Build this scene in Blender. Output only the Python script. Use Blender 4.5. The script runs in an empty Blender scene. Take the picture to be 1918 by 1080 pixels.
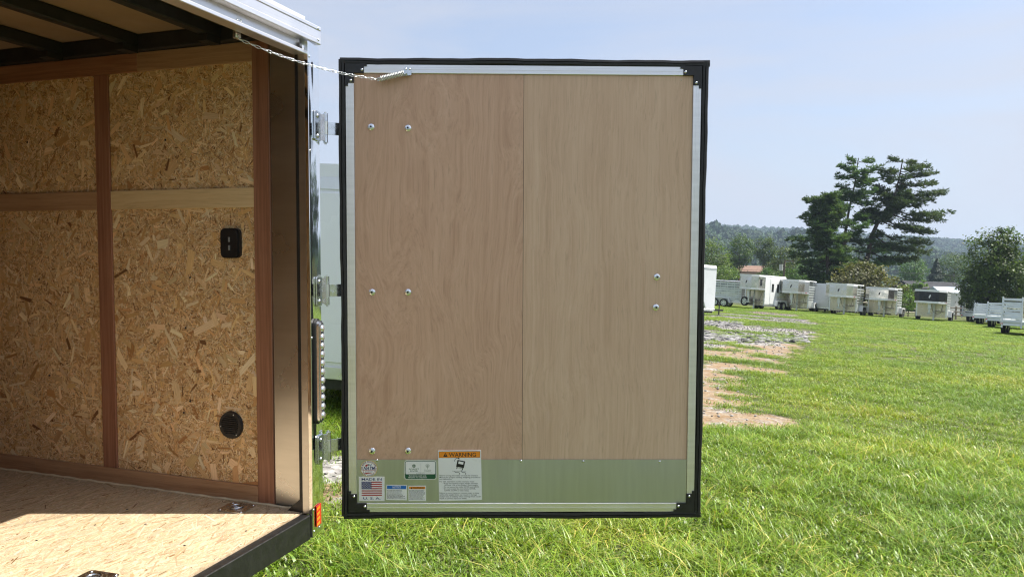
import bpy, math, random
import numpy as np
from mathutils import Matrix, Vector
random.seed(7); rng = np.random.default_rng(7)
scene = bpy.context.scene
COL = scene.collection

# ------------------------------------------------------------------ camera calibration
FPX = 1400.0
RT = np.array([[0.9471, 0.3209, 0.0040], [0.0212, -0.0502, -0.9985], [-0.3202, 0.9458, -0.0543]])  # trailer axes -> camera (right, down, forward)
CT = np.array([1.4644, -2.2014, 0.913])          # camera position in the trailer's own frame
EYE = np.array([0, 0, 1.41])
def unit(v):
    v = np.asarray(v, float); return v / np.linalg.norm(v)
UPC = unit([0.035, -1, -0.025])                  # gravity up, seen from the camera
YC = unit(np.array([0, 0, 1.0]) - UPC[2] * UPC)
XC = np.cross(YC, UPC)
MCW = np.array([XC, YC, UPC])                    # camera -> world
MTW = MCW @ RT                                   # trailer -> world
TOFF = EYE - MTW @ CT
GN = MCW @ unit([0.061, -1, -0.0143])            # normal of the sloping field
def plane_z(x, y): return (np.dot(GN, EYE) - 1.41 - GN[0] * x - GN[1] * y) / GN[2]
def ground_z(x, y):
    r = np.hypot(x, y); s = np.clip((r - 110) / 290, 0, 1); s = s * s * (3 - 2 * s)
    return plane_z(np.clip(x, -150, 150), np.clip(y, -150, 150)) * (1 - s) - 7.0 * s
def ray(px, py): return MCW @ np.array([(px - 959) / FPX, (py - 540) / FPX, 1.0])
def gpx(px, py):                                 # pixel -> point on the field
    d = ray(px, py); t = -1.41 / np.dot(GN, d); return EYE + t * d
def at(px, py, depth): return EYE + ray(px, py) * depth

cam_d = bpy.data.cameras.new('camera'); cam = bpy.data.objects.new('camera', cam_d); COL.objects.link(cam)
cam_d.sensor_width = 36; cam_d.sensor_fit = 'HORIZONTAL'; cam_d.lens = 36 * FPX / 1918
cam_d.clip_start = 0.05; cam_d.clip_end = 20000
mc = Matrix.Identity(4)
for i in range(3):
    mc[i][0] = MCW[i, 0]; mc[i][1] = -MCW[i, 1]; mc[i][2] = -MCW[i, 2]; mc[i][3] = EYE[i]
cam.matrix_world = mc; scene.camera = cam

# ------------------------------------------------------------------ sky, sun, exposure
SEL, SAZ = math.radians(58.4), math.radians(19.4)
SUN = MTW @ np.array([math.cos(SEL) * math.cos(SAZ), math.cos(SEL) * math.sin(SAZ), math.sin(SEL)])
sun_d = bpy.data.lights.new('sun', 'SUN'); sun_d.energy = 4.8; sun_d.angle = math.radians(0.53); sun_d.color = (1, 0.955, 0.88)
sun = bpy.data.objects.new('sun', sun_d); COL.objects.link(sun)
sun.rotation_euler = Vector(SUN).to_track_quat('Z', 'Y').to_euler(); sun.location = (20, -5, 40)
world = bpy.data.worlds.new('World'); scene.world = world; world.use_nodes = True
wn, wl = world.node_tree.nodes, world.node_tree.links
wn.clear()
sky = wn.new('ShaderNodeTexSky'); sky.sky_type = 'NISHITA'; sky.sun_disc = False
sky.sun_elevation = math.asin(SUN[2]); sky.sun_rotation = math.atan2(SUN[0], SUN[1])
sky.air_density = 1.0; sky.dust_density = 3.5; sky.ozone_density = 2.0; sky.altitude = 200
bg = wn.new('ShaderNodeBackground'); bg.inputs[1].default_value = 0.12
wo = wn.new('ShaderNodeOutputWorld')
# thin high cloud veil
tc = wn.new('ShaderNodeTexCoord'); mp = wn.new('ShaderNodeMapping'); mp.inputs['Scale'].default_value = (1.4, 1.4, 5.0); mp.inputs['Rotation'].default_value = (0.25, 0.1, 0.4)
nz = wn.new('ShaderNodeTexNoise'); nz.inputs['Scale'].default_value = 1.3; nz.inputs['Detail'].default_value = 7; nz.inputs['Roughness'].default_value = 0.55; nz.inputs['Distortion'].default_value = 0.6
cr = wn.new('ShaderNodeMapRange'); cr.inputs['From Min'].default_value = 0.40; cr.inputs['From Max'].default_value = 0.66; cr.inputs['To Min'].default_value = 0.30; cr.inputs['To Max'].default_value = 0.97
mx = wn.new('ShaderNodeMix'); mx.data_type = 'RGBA'; mx.inputs['B'].default_value = (3.2, 3.3, 3.7, 1)
wl.new(tc.outputs['Generated'], mp.inputs['Vector']); wl.new(mp.outputs[0], nz.inputs['Vector']); wl.new(nz.outputs['Fac'], cr.inputs['Value'])
wl.new(cr.outputs[0], mx.inputs['Factor']); wl.new(sky.outputs[0], mx.inputs['A']); wl.new(mx.outputs['Result'], bg.inputs[0]); wl.new(bg.outputs[0], wo.inputs[0])
scene.view_settings.view_transform = 'Standard'; scene.view_settings.look = 'None'
scene.view_settings.exposure = 0.86; scene.view_settings.gamma = 1.0; scene.view_settings.use_curve_mapping = False
cy = scene.cycles
cy.use_denoising = True
try: cy.denoiser = 'OPENIMAGEDENOISE'; cy.denoising_input_passes = 'RGB_ALBEDO_NORMAL'; cy.denoising_prefilter = 'ACCURATE'
except Exception: pass
cy.max_bounces = 14; cy.diffuse_bounces = 12; cy.glossy_bounces = 5; cy.transmission_bounces = 6; cy.transparent_max_bounces = 12; cy.volume_bounces = 0
cy.sample_clamp_indirect = 8.0; cy.caustics_reflective = False; cy.caustics_refractive = False
cy.filter_width = 1.2

# ------------------------------------------------------------------ materials
def lin(r, g, b):
    f = lambda c: c / 12.92 if c <= 0.04045 else ((c + 0.055) / 1.055) ** 2.4
    return (f(r / 255), f(g / 255), f(b / 255), 1)
class NT:
    def __init__(s, name):
        s.m = bpy.data.materials.new(name); s.m.use_nodes = True; s.n = s.m.node_tree.nodes; s.l = s.m.node_tree.links
        s.b = s.n['Principled BSDF']; s.out = s.n['Material Output']
    def new(s, t, **kw):
        o = s.n.new('ShaderNode' + t)
        for k, v in kw.items():
            if k in o.inputs: o.inputs[k].default_value = v
            else: setattr(o, k, v)
        return o
    def link(s, a, b): s.l.new(a, b)
    def coord(s, scale=(1, 1, 1), kind='Object', loc=(0, 0, 0), rot=(0, 0, 0)):
        t = s.new('TexCoord'); m = s.new('Mapping'); m.inputs['Scale'].default_value = scale; m.inputs['Location'].default_value = loc; m.inputs['Rotation'].default_value = rot
        s.link(t.outputs[kind], m.inputs[0]); return m.outputs[0]
    def noise(s, vec, scale, detail=4, rough=0.55, dist=0.0):
        o = s.new('TexNoise', Scale=scale, Detail=detail, Roughness=rough, Distortion=dist)
        if vec is not None: s.link(vec, o.inputs['Vector'])
        return o.outputs['Fac']
    def ramp(s, fac, stops):
        r = s.new('ValToRGB'); e = r.color_ramp.elements
        while len(e) > 1: e.remove(e[-1])
        e[0].position = stops[0][0]; e[0].color = stops[0][1]
        for p, c in stops[1:]:
            k = e.new(p); k.color = c
        s.link(fac, r.inputs[0]); return r.outputs[0]
    def mix(s, fac, a, b, mode='MIX'):
        o = s.new('Mix'); o.data_type = 'RGBA'; o.blend_type = mode
        for v, i in ((fac, o.inputs['Factor']), (a, o.inputs['A']), (b, o.inputs['B'])):
            if hasattr(v, 'is_output'): s.link(v, i)
            else: i.default_value = v
        return o.outputs['Result']
    def maprange(s, v, a, b, c, d):
        o = s.new('MapRange'); s.link(v, o.inputs[0])
        for i, x in enumerate((a, b, c, d)): o.inputs[i + 1].default_value = x
        return o.outputs[0]
    def math(s, op, a, b=None):
        o = s.new('Math'); o.operation = op
        for i, v in enumerate((a, b)):
            if v is None: continue
            if hasattr(v, 'is_output'): s.link(v, o.inputs[i])
            else: o.inputs[i].default_value = v
        return o.outputs[0]
    def bump(s, h, strength=0.3, dist=0.002):
        o = s.new('Bump', Strength=strength, Distance=dist); s.link(h, o.inputs['Height']); s.link(o.outputs[0], s.b.inputs['Normal']); return o
    def set(s, **kw):
        for k, v in kw.items():
            k = k.replace('_', ' ')
            if hasattr(v, 'is_output'): s.link(v, s.b.inputs[k])
            else: s.b.inputs[k].default_value = v
        return s
MATS = {}
def simple(name, col, rough=0.5, metal=0.0, var=0.12, vscale=6.0, bump=0.0, bscale=60.0, spec=0.5, rvar=0.1):
    t = NT(name); v = t.coord()
    n = t.noise(v, vscale, 5, 0.6)
    c1 = tuple(x * (1 - var) for x in col[:3]) + (1,); c2 = tuple(min(1, x * (1 + var)) for x in col[:3]) + (1,)
    t.set(Base_Color=t.ramp(n, [(0.3, c1), (0.7, c2)]), Metallic=metal, Specular_IOR_Level=spec)
    t.set(Roughness=t.maprange(t.noise(v, vscale * 2.3, 3), 0.3, 0.7, max(0.02, rough - rvar), min(1, rough + rvar)))
    if bump: t.bump(t.noise(v, bscale, 4), bump, 0.002)
    MATS[name] = t.m; return t.m

def stretched_metal(name, col, rough, axis_scale, rv=0.08, bump=0.02):
    t = NT(name); v = t.coord(axis_scale); n = t.noise(v, 1.0, 4, 0.6); v2 = t.coord(); n2 = t.noise(v2, 3.0, 4)
    a = tuple(x * 0.93 for x in col[:3]) + (1,); b = tuple(min(1, x * 1.05) for x in col[:3]) + (1,)
    t.set(Base_Color=t.ramp(n, [(0.3, a), (0.7, b)]), Metallic=1.0, Roughness=t.maprange(n2, 0.3, 0.7, rough - rv, rough + rv))
    t.bump(n, bump, 0.002); MATS[name] = t.m
stretched_metal('brushed_aluminium', (0.84, 0.83, 0.84), 0.4, (2, 2, 60))
stretched_metal('kick_aluminium', (0.52, 0.54, 0.515), 0.42, (40, 1, 3), 0.06, 0.015)
stretched_metal('liner_metal', (0.58, 0.575, 0.57), 0.3, (3, 3, 30), 0.06, 0.02)
def polished():
    t = NT('polished_stainless'); v = t.coord((9, 9, 2.2)); n = t.noise(v, 1.0, 2, 0.4)
    t.set(Base_Color=(0.86, 0.87, 0.88, 1), Metallic=1.0, Roughness=0.06); t.bump(n, 0.35, 0.02); MATS['polished_stainless'] = t.m
polished()
simple('zinc', (0.66, 0.69, 0.72, 1), 0.22, 1.0, 0.08, 30, 0.05, 200)
simple('zinc_bright', (0.84, 0.87, 0.90, 1), 0.2, 1.0, 0.05, 30)
simple('lens_grey', (0.55, 0.57, 0.6, 1), 0.12, 0.9, 0.1, 60)
simple('zinc_dull', (0.62, 0.64, 0.62, 1), 0.4, 1.0, 0.1, 40)
simple('black_rubber', (0.012, 0.012, 0.013, 1), 0.5, 0, 0.3, 25, 0.15, 40)
simple('black_plastic', (0.013, 0.013, 0.015, 1), 0.42, 0, 0.2, 20, 0.08, 150)
simple('black_steel', (0.014, 0.014, 0.014, 1), 0.42, 0, 0.4, 30, 0.25, 90)
simple('roof_bow_steel', (0.012, 0.011, 0.010, 1), 0.6, 0, 0.3, 10)
simple('ceiling_film', (0.30, 0.20, 0.125, 1), 0.55, 0, 0.15, 3)
simple('white_paint', (0.78, 0.79, 0.80, 1), 0.28, 0, 0.03, 1.2)
simple('white_trailer_paint', (0.84, 0.86, 0.88, 1), 0.3, 0, 0.04, 0.6)
simple('trailer_aluminium', (0.78, 0.79, 0.80, 1), 0.33, 0.75, 0.06, 1.5)
simple('slat_aluminium', (0.64, 0.68, 0.65, 1), 0.4, 0.6, 0.1, 3)
simple('polished_nose', (0.70, 0.67, 0.61, 1), 0.12, 0.9, 0.04, 1.0)
simple('front_wall_metal', (0.66, 0.59, 0.47, 1), 0.3, 0.8, 0.12, 0.8)
simple('black_gloss', (0.012, 0.012, 0.013, 1), 0.12, 0, 0.2, 3)
simple('tyre_rubber', (0.018, 0.018, 0.018, 1), 0.8, 0, 0.3, 12)
simple('tinted_glass', (0.02, 0.022, 0.025, 1), 0.06, 0, 0.1, 3)
simple('red_lens', (0.62, 0.03, 0.015, 1), 0.25, 0, 0.1, 30)
simple('amber_lens', (0.85, 0.28, 0.02, 1), 0.25, 0, 0.1, 30)
simple('ink_black', (0.012, 0.012, 0.014, 1), 0.5, 0, 0, 10)
simple('ink_navy', (0.02, 0.03, 0.16, 1), 0.5, 0, 0, 10)
simple('ink_red', (0.42, 0.02, 0.025, 1), 0.5, 0, 0, 10)
simple('ink_blue', (0.02, 0.16, 0.55, 1), 0.5, 0, 0, 10)
simple('ink_orange', (0.85, 0.29, 0.02, 1), 0.5, 0, 0, 10)
simple('ink_green', (0.015, 0.10, 0.045, 1), 0.5, 0, 0, 10)
simple('ink_gold', (0.62, 0.42, 0.08, 1), 0.5, 0, 0, 10)
simple('ink_grey', (0.2, 0.21, 0.22, 1), 0.5, 0, 0, 10)
simple('sticker_white', (0.86, 0.86, 0.88, 1), 0.35, 0, 0.02, 10, 0.12, 25)
simple('foam_bead', (0.62, 0.53, 0.36, 1), 0.7, 0, 0.15, 20, 0.3, 60)
simple('pole_wood', (0.16, 0.13, 0.10, 1), 0.85, 0, 0.25, 4)
simple('fence_wood', (0.33, 0.29, 0.24, 1), 0.85, 0, 0.3, 3)
simple('wire_black', (0.015, 0.015, 0.016, 1), 0.6, 0, 0.1, 3)
simple('brick_wall', (0.30, 0.19, 0.13, 1), 0.85, 0, 0.2, 3)
simple('roof_shingle', (0.22, 0.135, 0.095, 1), 0.85, 0, 0.2, 2)
simple('dark_roof', (0.035, 0.036, 0.04, 1), 0.98, 0, 0.3, 1)
simple('dark_siding', (0.06, 0.06, 0.065, 1), 0.8, 0, 0.3, 1)
simple('pale_siding', (0.6, 0.6, 0.58, 1), 0.7, 0, 0.08, 1)
simple('pale_roof', (0.36, 0.42, 0.48, 1), 0.5, 0.2, 0.08, 1)
simple('bark', (0.07, 0.052, 0.04, 1), 0.9, 0, 0.35, 3, 0.5, 8)
simple('broken_asphalt', (0.22, 0.215, 0.21, 1), 0.85, 0, 0.5, 1.2)
simple('stone_grey', (0.25, 0.235, 0.22, 1), 0.9, 0, 0.35, 3)

def clear_lens():
    t = NT('clear_lens'); t.set(Base_Color=(0.86, 0.88, 0.9, 1), Metallic=0.85, Roughness=0.08, Coat_Weight=1.0); MATS['clear_lens'] = t.m
clear_lens()

def wood(name, c_dark, c_mid, c_light, axis, warp=0.05, rough=0.55, seed=0.0, fine=1.0, contrast=1.0):
    """solid or veneer wood, grain running along `axis` (0 x, 1 y, 2 z) of the object's own frame, bent by a slow warp"""
    t = NT(name)
    base = t.coord((1, 1, 1), loc=(seed, seed * 1.3, seed * 0.7))
    ws = [3.0] * 3; ws[axis] = 1.5
    wn_ = t.noise(t.coord(ws, loc=(seed, seed, -seed)), 1.0, 2, 0.5, 0.3)
    amp = [warp] * 3; amp[axis] = 0.0
    ma = t.new('VectorMath'); ma.operation = 'MULTIPLY_ADD'; t.link(wn_, ma.inputs[0]); ma.inputs[1].default_value = amp; t.link(base, ma.inputs[2])
    def sc(v):
        m = t.new('Mapping'); m.inputs['Scale'].default_value = v; t.link(ma.outputs[0], m.inputs[0]); return m.outputs[0]
    s1 = [95.0 * fine] * 3; s1[axis] = 1.6
    s2 = [24.0] * 3; s2[axis] = 0.5
    s3 = [190.0 * fine] * 3; s3[axis] = 9.0
    fineN = t.noise(sc(s1), 1.0, 4, 0.72); lines = t.noise(sc(s2), 1.0, 3, 0.6); pores = t.noise(sc(s3), 1.0, 2, 0.6)
    broad = t.noise(t.coord((2.1, 2.1, 1.3), loc=(seed, 2, 3)), 1.0, 4, 0.6)
    f = t.math('ADD', t.math('MULTIPLY', fineN, 0.5), t.math('ADD', t.math('MULTIPLY', lines, 0.28), t.math('MULTIPLY', broad, 0.22)))
    h = 0.13 / contrast
    c = t.ramp(f, [(0.5 - h, c_dark), (0.5, c_mid), (0.5 + h, c_light)])
    c = t.mix(t.maprange(pores, 0.57, 0.72, 0, 0.3), c, tuple(x * 0.6 for x in c_dark[:3]) + (1,))
    stain = t.noise(t.coord((5, 5, 5), loc=(seed * 2, 5, 1)), 1.0, 6, 0.7)
    c = t.mix(t.maprange(stain, 0.62, 0.74, 0, 0.28), c, tuple(x * 0.8 for x in c_dark[:3]) + (1,))
    t.set(Base_Color=c, Roughness=t.maprange(fineN, 0.3, 0.7, rough - 0.08, rough + 0.1), Specular_IOR_Level=0.35)
    t.bump(fineN, 0.12, 0.001); MATS[name] = t.m
wood('plywood_pink', (0.52, 0.322, 0.222, 1), (0.61, 0.395, 0.28, 1), (0.675, 0.458, 0.335, 1), 2, 0.34, 0.5, 1.7, 0.85)
wood('plywood_tan', (0.555, 0.372, 0.258, 1), (0.635, 0.442, 0.315, 1), (0.69, 0.50, 0.366, 1), 2, 0.10, 0.5, 6.1, 1.1)
wood('mahogany_vertical', (0.16, 0.07, 0.04, 1), (0.265, 0.12, 0.07, 1), (0.37, 0.185, 0.115, 1), 2, 0.03, 0.5, 3.1)
wood('mahogany_rail', (0.22, 0.095, 0.048, 1), (0.33, 0.155, 0.082, 1), (0.42, 0.22, 0.125, 1), 0, 0.05, 0.5, 4.4)
wood('brown_ply_rail', (0.27, 0.145, 0.075, 1), (0.38, 0.225, 0.125, 1), (0.46, 0.29, 0.17, 1), 0, 0.06, 0.5, 9.2)
wood('poplar_rail', (0.50, 0.35, 0.18, 1), (0.62, 0.46, 0.26, 1), (0.70, 0.55, 0.33, 1), 0, 0.06, 0.5, 2.4)

def flake_mat(name, grain_dark=0.6):
    t = NT(name)
    a = t.new('Attribute', attribute_name='col'); g = t.new('Attribute', attribute_name='grain')
    m = t.new('Mapping'); m.inputs['Scale'].default_value = (18, 420, 1); t.link(g.outputs['Vector'], m.inputs[0])
    n = t.noise(m.outputs[0], 1.0, 3, 0.6)
    c = t.mix(t.maprange(n, 0.35, 0.72, 0.0, grain_dark), a.outputs['Color'], t.mix(1.0, a.outputs['Color'], (0.55, 0.45, 0.36, 1), 'MULTIPLY'))
    t.set(Base_Color=c, Roughness=0.62, Specular_IOR_Level=0.3); MATS[name] = t.m
flake_mat('osb_flake'); flake_mat('floor_flake', 0.45)
def osb_base(name, d, m_, l):
    t = NT(name); v = t.coord(); vo = t.new('TexVoronoi', Scale=70.0); vv = t.coord((1, 1, 1)); 
    n = t.noise(v, 9, 3, 0.5); add = t.new('VectorMath'); add.operation = 'ADD'; t.link(vv, add.inputs[0])
    t.link(add.outputs[0], vo.inputs['Vector']); s = t.new('SeparateColor'); t.link(vo.outputs['Color'], s.inputs[0])
    c = t.ramp(s.outputs[0], [(0.0, d), (0.5, m_), (1.0, l)])
    t.set(Base_Color=t.mix(0.3, c, t.ramp(n, [(0.3, d), (0.7, l)])), Roughness=0.7); MATS[name] = t.m
osb_base('osb_core', (0.32, 0.18, 0.08, 1), (0.5, 0.33, 0.17, 1), (0.62, 0.44, 0.26, 1))
osb_base('floor_core', (0.40, 0.29, 0.17, 1), (0.52, 0.39, 0.25, 1), (0.60, 0.47, 0.32, 1))

def leaf_mat(name, base, trans=0.35, rough=0.5, var=0.25):
    t = NT(name); a = t.new('Attribute', attribute_name='col')
    c = t.mix(1.0, a.outputs['Color'], base, 'MULTIPLY')
    oi = t.new('ObjectInfo'); hs = t.new('HueSaturation'); t.link(c, hs.inputs['Color']); t.link(t.maprange(oi.outputs['Random'], 0, 1, 1 - var, 1 + var), hs.inputs['Value'])
    t.link(t.maprange(oi.outputs['Random'], 0, 1, 0.485, 0.515), hs.inputs['Hue'])
    t.set(Base_Color=hs.outputs[0], Roughness=rough, Specular_IOR_Level=0.35)
    tr = t.new('BsdfTranslucent'); tc_ = t.mix(1.0, hs.outputs[0], (1.25, 1.35, 0.55, 1), 'MULTIPLY'); t.link(tc_, tr.inputs[0])
    ms = t.new('MixShader'); ms.inputs[0].default_value = trans
    t.link(t.b.outputs[0], ms.inputs[1]); t.link(tr.outputs[0], ms.inputs[2]); t.link(ms.outputs[0], t.out.inputs[0]); MATS[name] = t.m
leaf_mat('broad_leaf', (0.075, 0.125, 0.028, 1)); leaf_mat('pale_leaf', (0.11, 0.16, 0.035, 1)); leaf_mat('olive_leaf', (0.13, 0.135, 0.05, 1))
leaf_mat('pine_needle', (0.085, 0.14, 0.052, 1), 0.3); leaf_mat('dark_conifer', (0.028, 0.05, 0.025, 1), 0.15)
leaf_mat('far_leaf', (0.042, 0.078, 0.034, 1), 0.1, 0.8, 0.35)
def grass_mat():
    t = NT('grass_blade'); a = t.new('Attribute', attribute_name='col'); g = t.new('NewGeometry')
    n = t.noise(g.outputs['Position'], 0.33, 3, 0.55); n2 = t.noise(g.outputs['Position'], 1.9, 3, 0.6)
    base = t.ramp(n, [(0.35, (0.172, 0.29, 0.026, 1)), (0.55, (0.245, 0.362, 0.032, 1)), (0.7, (0.34, 0.405, 0.044, 1))])
    base = t.mix(t.maprange(n2, 0.45, 0.75, 0, 0.55), base, (0.11, 0.22, 0.03, 1))
    c = t.mix(1.0, a.outputs['Color'], base, 'MULTIPLY')
    t.set(Base_Color=c, Roughness=0.4, Specular_IOR_Level=0.5)
    tr = t.new('BsdfTranslucent'); t.link(t.mix(1.0, c, (1.2, 1.25, 0.5, 1), 'MULTIPLY'), tr.inputs[0])
    ms = t.new('MixShader'); ms.inputs[0].default_value = 0.32
    t.link(t.b.outputs[0], ms.inputs[1]); t.link(tr.outputs[0], ms.inputs[2]); t.link(ms.outputs[0], t.out.inputs[0]); MATS['grass_blade'] = t.m
grass_mat()
def ground_mat():
    t = NT('field_soil'); g = t.new('NewGeometry'); P = g.outputs['Position']
    a = t.new('Attribute', attribute_name='dirt'); s = t.new('SeparateColor'); t.link(a.outputs['Color'], s.inputs[0])
    turf = t.ramp(t.noise(P, 1.3, 6, 0.65), [(0.3, (0.06, 0.075, 0.028, 1)), (0.5, (0.095, 0.112, 0.042, 1)), (0.7, (0.135, 0.135, 0.065, 1))])
    clay = t.ramp(t.noise(P, 7, 6, 0.7), [(0.3, (0.20, 0.125, 0.062, 1)), (0.5, (0.275, 0.195, 0.118, 1)), (0.72, (0.34, 0.285, 0.21, 1))])
    vo = t.new('TexVoronoi', Scale=24.0); t.link(P, vo.inputs['Vector']); sv = t.new('SeparateColor'); t.link(vo.outputs['Color'], sv.inputs[0])
    grav = t.ramp(sv.outputs[0], [(0.0, (0.15, 0.14, 0.13, 1)), (0.5, (0.28, 0.265, 0.245, 1)), (1.0, (0.44, 0.42, 0.39, 1))])
    nn = t.noise(P, 3.0, 6, 0.7)
    gm = t.math('ADD', s.outputs[1], t.math('ADD', t.math('MULTIPLY', t.math('SUBTRACT', nn, 0.5), 2.0), 0.36))
    soil = t.mix(t.maprange(gm, 0.35, 0.65, 0, 1), clay, grav)
    dm = t.math('ADD', s.outputs[0], t.math('MULTIPLY', t.math('SUBTRACT', t.noise(P, 2.2, 6, 0.7), 0.5), 0.7))
    t.set(Base_Color=t.mix(t.maprange(dm, 0.4, 0.6, 0, 1), turf, soil), Roughness=0.95, Specular_IOR_Level=0.15)
    t.bump(t.math('ADD', vo.outputs['Distance'], t.noise(P, 12, 5, 0.7)), 0.6, 0.03); MATS['field_soil'] = t.m
ground_mat()
def hill_mat():
    t = NT('hill_cover'); g = t.new('NewGeometry'); P = g.outputs['Position']
    t.set(Base_Color=t.ramp(t.noise(P, 0.012, 6, 0.6), [(0.35, (0.035, 0.065, 0.02, 1)), (0.6, (0.05, 0.085, 0.025, 1)), (0.75, (0.09, 0.12, 0.04, 1))]), Roughness=0.95, Specular_IOR_Level=0.1); MATS['hill_cover'] = t.m
hill_mat()

# ------------------------------------------------------------------ mesh building
class MB:
    def __init__(s): s.v = []; s.f = []; s.mi = []; s.sm = []; s.mats = []
    def m(s, name):
        if name not in s.mats: s.mats.append(name)
        return s.mats.index(name)
    def add(s, vs, fs, mat, smooth=False):
        o = len(s.v); s.v += [tuple(map(float, p)) for p in vs]; i = s.m(mat)
        for f in fs: s.f.append(tuple(o + k for k in f)); s.mi.append(i); s.sm.append(smooth)
        return s
    def box(s, a, b, mat, bev=0.0, M=None):
        x0, y0, z0 = a; x1, y1, z1 = b
        if x0 > x1: x0, x1 = x1, x0
        if y0 > y1: y0, y1 = y1, y0
        if z0 > z1: z0, z1 = z1, z0
        if bev <= 0:
            v = [(x0, y0, z0), (x1, y0, z0), (x1, y1, z0), (x0, y1, z0), (x0, y0, z1), (x1, y0, z1), (x1, y1, z1), (x0, y1, z1)]
            f = [(0, 3, 2, 1), (4, 5, 6, 7), (0, 1, 5, 4), (1, 2, 6, 5), (2, 3, 7, 6), (3, 0, 4, 7)]
        else:
            b_ = min(bev, (x1 - x0) / 2.01, (y1 - y0) / 2.01, (z1 - z0) / 2.01)
            v = []; idx = {}
            for sx in (0, 1):
                for sy in (0, 1):
                    for sz in (0, 1):
                        for ax in range(3):
                            p = [(x1 if sx else x0), (y1 if sy else y0), (z1 if sz else z0)]
                            sg = (sx, sy, sz)
                            for k in range(3):
                                if k != ax: p[k] += -b_ if sg[k] else b_
                            idx[(sx, sy, sz, ax)] = len(v); v.append(tuple(p))
            f = []
            for ax in range(3):
                o1, o2 = [k for k in range(3) if k != ax]
                for sg in (0, 1):
                    q = []
                    for (a1, a2) in ((0, 0), (1, 0), (1, 1), (0, 1)):
                        t = [0, 0, 0]; t[ax] = sg; t[o1] = a1; t[o2] = a2; q.append(idx[(*t, ax)])
                    f.append(tuple(q))
            for ax in range(3):
                o1, o2 = [k for k in range(3) if k != ax]
                for a1 in (0, 1):
                    for a2 in (0, 1):
                        t0 = [0, 0, 0]; t0[o1] = a1; t0[o2] = a2; t1 = list(t0); t1[ax] = 1
                        f.append((idx[(*t0, o1)], idx[(*t1, o1)], idx[(*t1, o2)], idx[(*t0, o2)]))
            for sx in (0, 1):
                for sy in (0, 1):
                    for sz in (0, 1): f.append(tuple(idx[(sx, sy, sz, k)] for k in range(3)))
            c = np.array([(x0 + x1) / 2, (y0 + y1) / 2, (z0 + z1) / 2]); ff = []
            for q in f:
                P = [np.array(v[k]) for k in q]; n = np.cross(P[1] - P[0], P[2] - P[0])
                ff.append(q if np.dot(n, P[0] - c) > 0 else q[::-1])
            f = ff
        if M is not None: v = [tuple(M @ Vector(p)) for p in v]
        return s.add(v, f, mat)
    def cyl(s, p0, p1, r0, mat, n=12, r1=None, cap=True, smooth=True):
        r1 = r0 if r1 is None else r1; p0 = np.array(p0, float); p1 = np.array(p1, float); d = unit(p1 - p0)
        a = np.array([0, 0, 1.0]) if abs(d[2]) < 0.9 else np.array([1.0, 0, 0]); u = unit(np.cross(d, a)); w = np.cross(d, u)
        v = []
        for P, r in ((p0, r0), (p1, r1)):
            for k in range(n):
                t = 2 * math.pi * k / n; v.append(P + r * (math.cos(t) * u + math.sin(t) * w))
        f = [(k, (k + 1) % n, n + (k + 1) % n, n + k) for k in range(n)]
        s.add(v, f, mat, smooth)
        if cap: s.add(v[:n], [tuple(range(n))[::-1]], mat); s.add(v[n:], [tuple(range(n))], mat)
        return s
    def dome(s, c, d, r, h, mat, n=10, rings=3):
        c = np.array(c, float); d = unit(d); a = np.array([0, 0, 1.0]) if abs(d[2]) < 0.9 else np.array([1.0, 0, 0]); u = unit(np.cross(d, a)); w = np.cross(d, u)
        v = []; f = []
        for j in range(rings):
            t = j / rings * math.pi / 2
            for k in range(n):
                q = 2 * math.pi * k / n; v.append(c + d * h * math.sin(t) + r * math.cos(t) * (math.cos(q) * u + math.sin(q) * w))
        v.append(c + d * h)
        for j in range(rings - 1):
            for k in range(n): f.append((j * n + k, j * n + (k + 1) % n, (j + 1) * n + (k + 1) % n, (j + 1) * n + k))
        for k in range(n): f.append(((rings - 1) * n + k, (rings - 1) * n + (k + 1) % n, len(v) - 1))
        return s.add(v, f, mat, True)
    def tube(s, pts, r, mat, n=8, closed=False, radii=None):
        P = [np.array(p, float) for p in pts]; m = len(P); v = []; f = []
        up = np.array([0.13, 0.21, 0.97])
        for i in range(m):
            d = unit(P[(i + 1) % m] - P[i - 1]) if closed else unit(P[min(i + 1, m - 1)] - P[max(i - 1, 0)])
            u = np.cross(d, up); u = unit(u) if np.linalg.norm(u) > 1e-4 else unit(np.cross(d, [1, 0, 0])); w = np.cross(d, u)
            rr = r if radii is None else radii[i]
            for k in range(n):
                t = 2 * math.pi * k / n; v.append(P[i] + rr * (math.cos(t) * u + math.sin(t) * w))
        for i in range(m if closed else m - 1):
            j = (i + 1) % m
            for k in range(n): f.append((i * n + k, i * n + (k + 1) % n, j * n + (k + 1) % n, j * n + k))
        s.add(v, f, mat, True)
        if not closed: s.add(v[:n], [tuple(range(n))[::-1]], mat); s.add(v[-n:], [tuple(range(n))], mat)
        return s
    def prism(s, poly, a, b, mat, plane='xz', M=None):
        """polygon in a plane, extruded from a to b along the third axis"""
        def P(p, h):
            return {'xz': (p[0], h, p[1]), 'xy': (p[0], p[1], h), 'yz': (h, p[0], p[1])}[plane]
        n = len(poly); v = [P(p, a) for p in poly] + [P(p, b) for p in poly]
        if M is not None: v = [tuple(M @ Vector(p)) for p in v]
        f = [tuple(range(n)), tuple(range(2 * n - 1, n - 1, -1))] + [(k, n + k, n + (k + 1) % n, (k + 1) % n) for k in range(n)]
        return s.add(v, f, mat)
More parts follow.
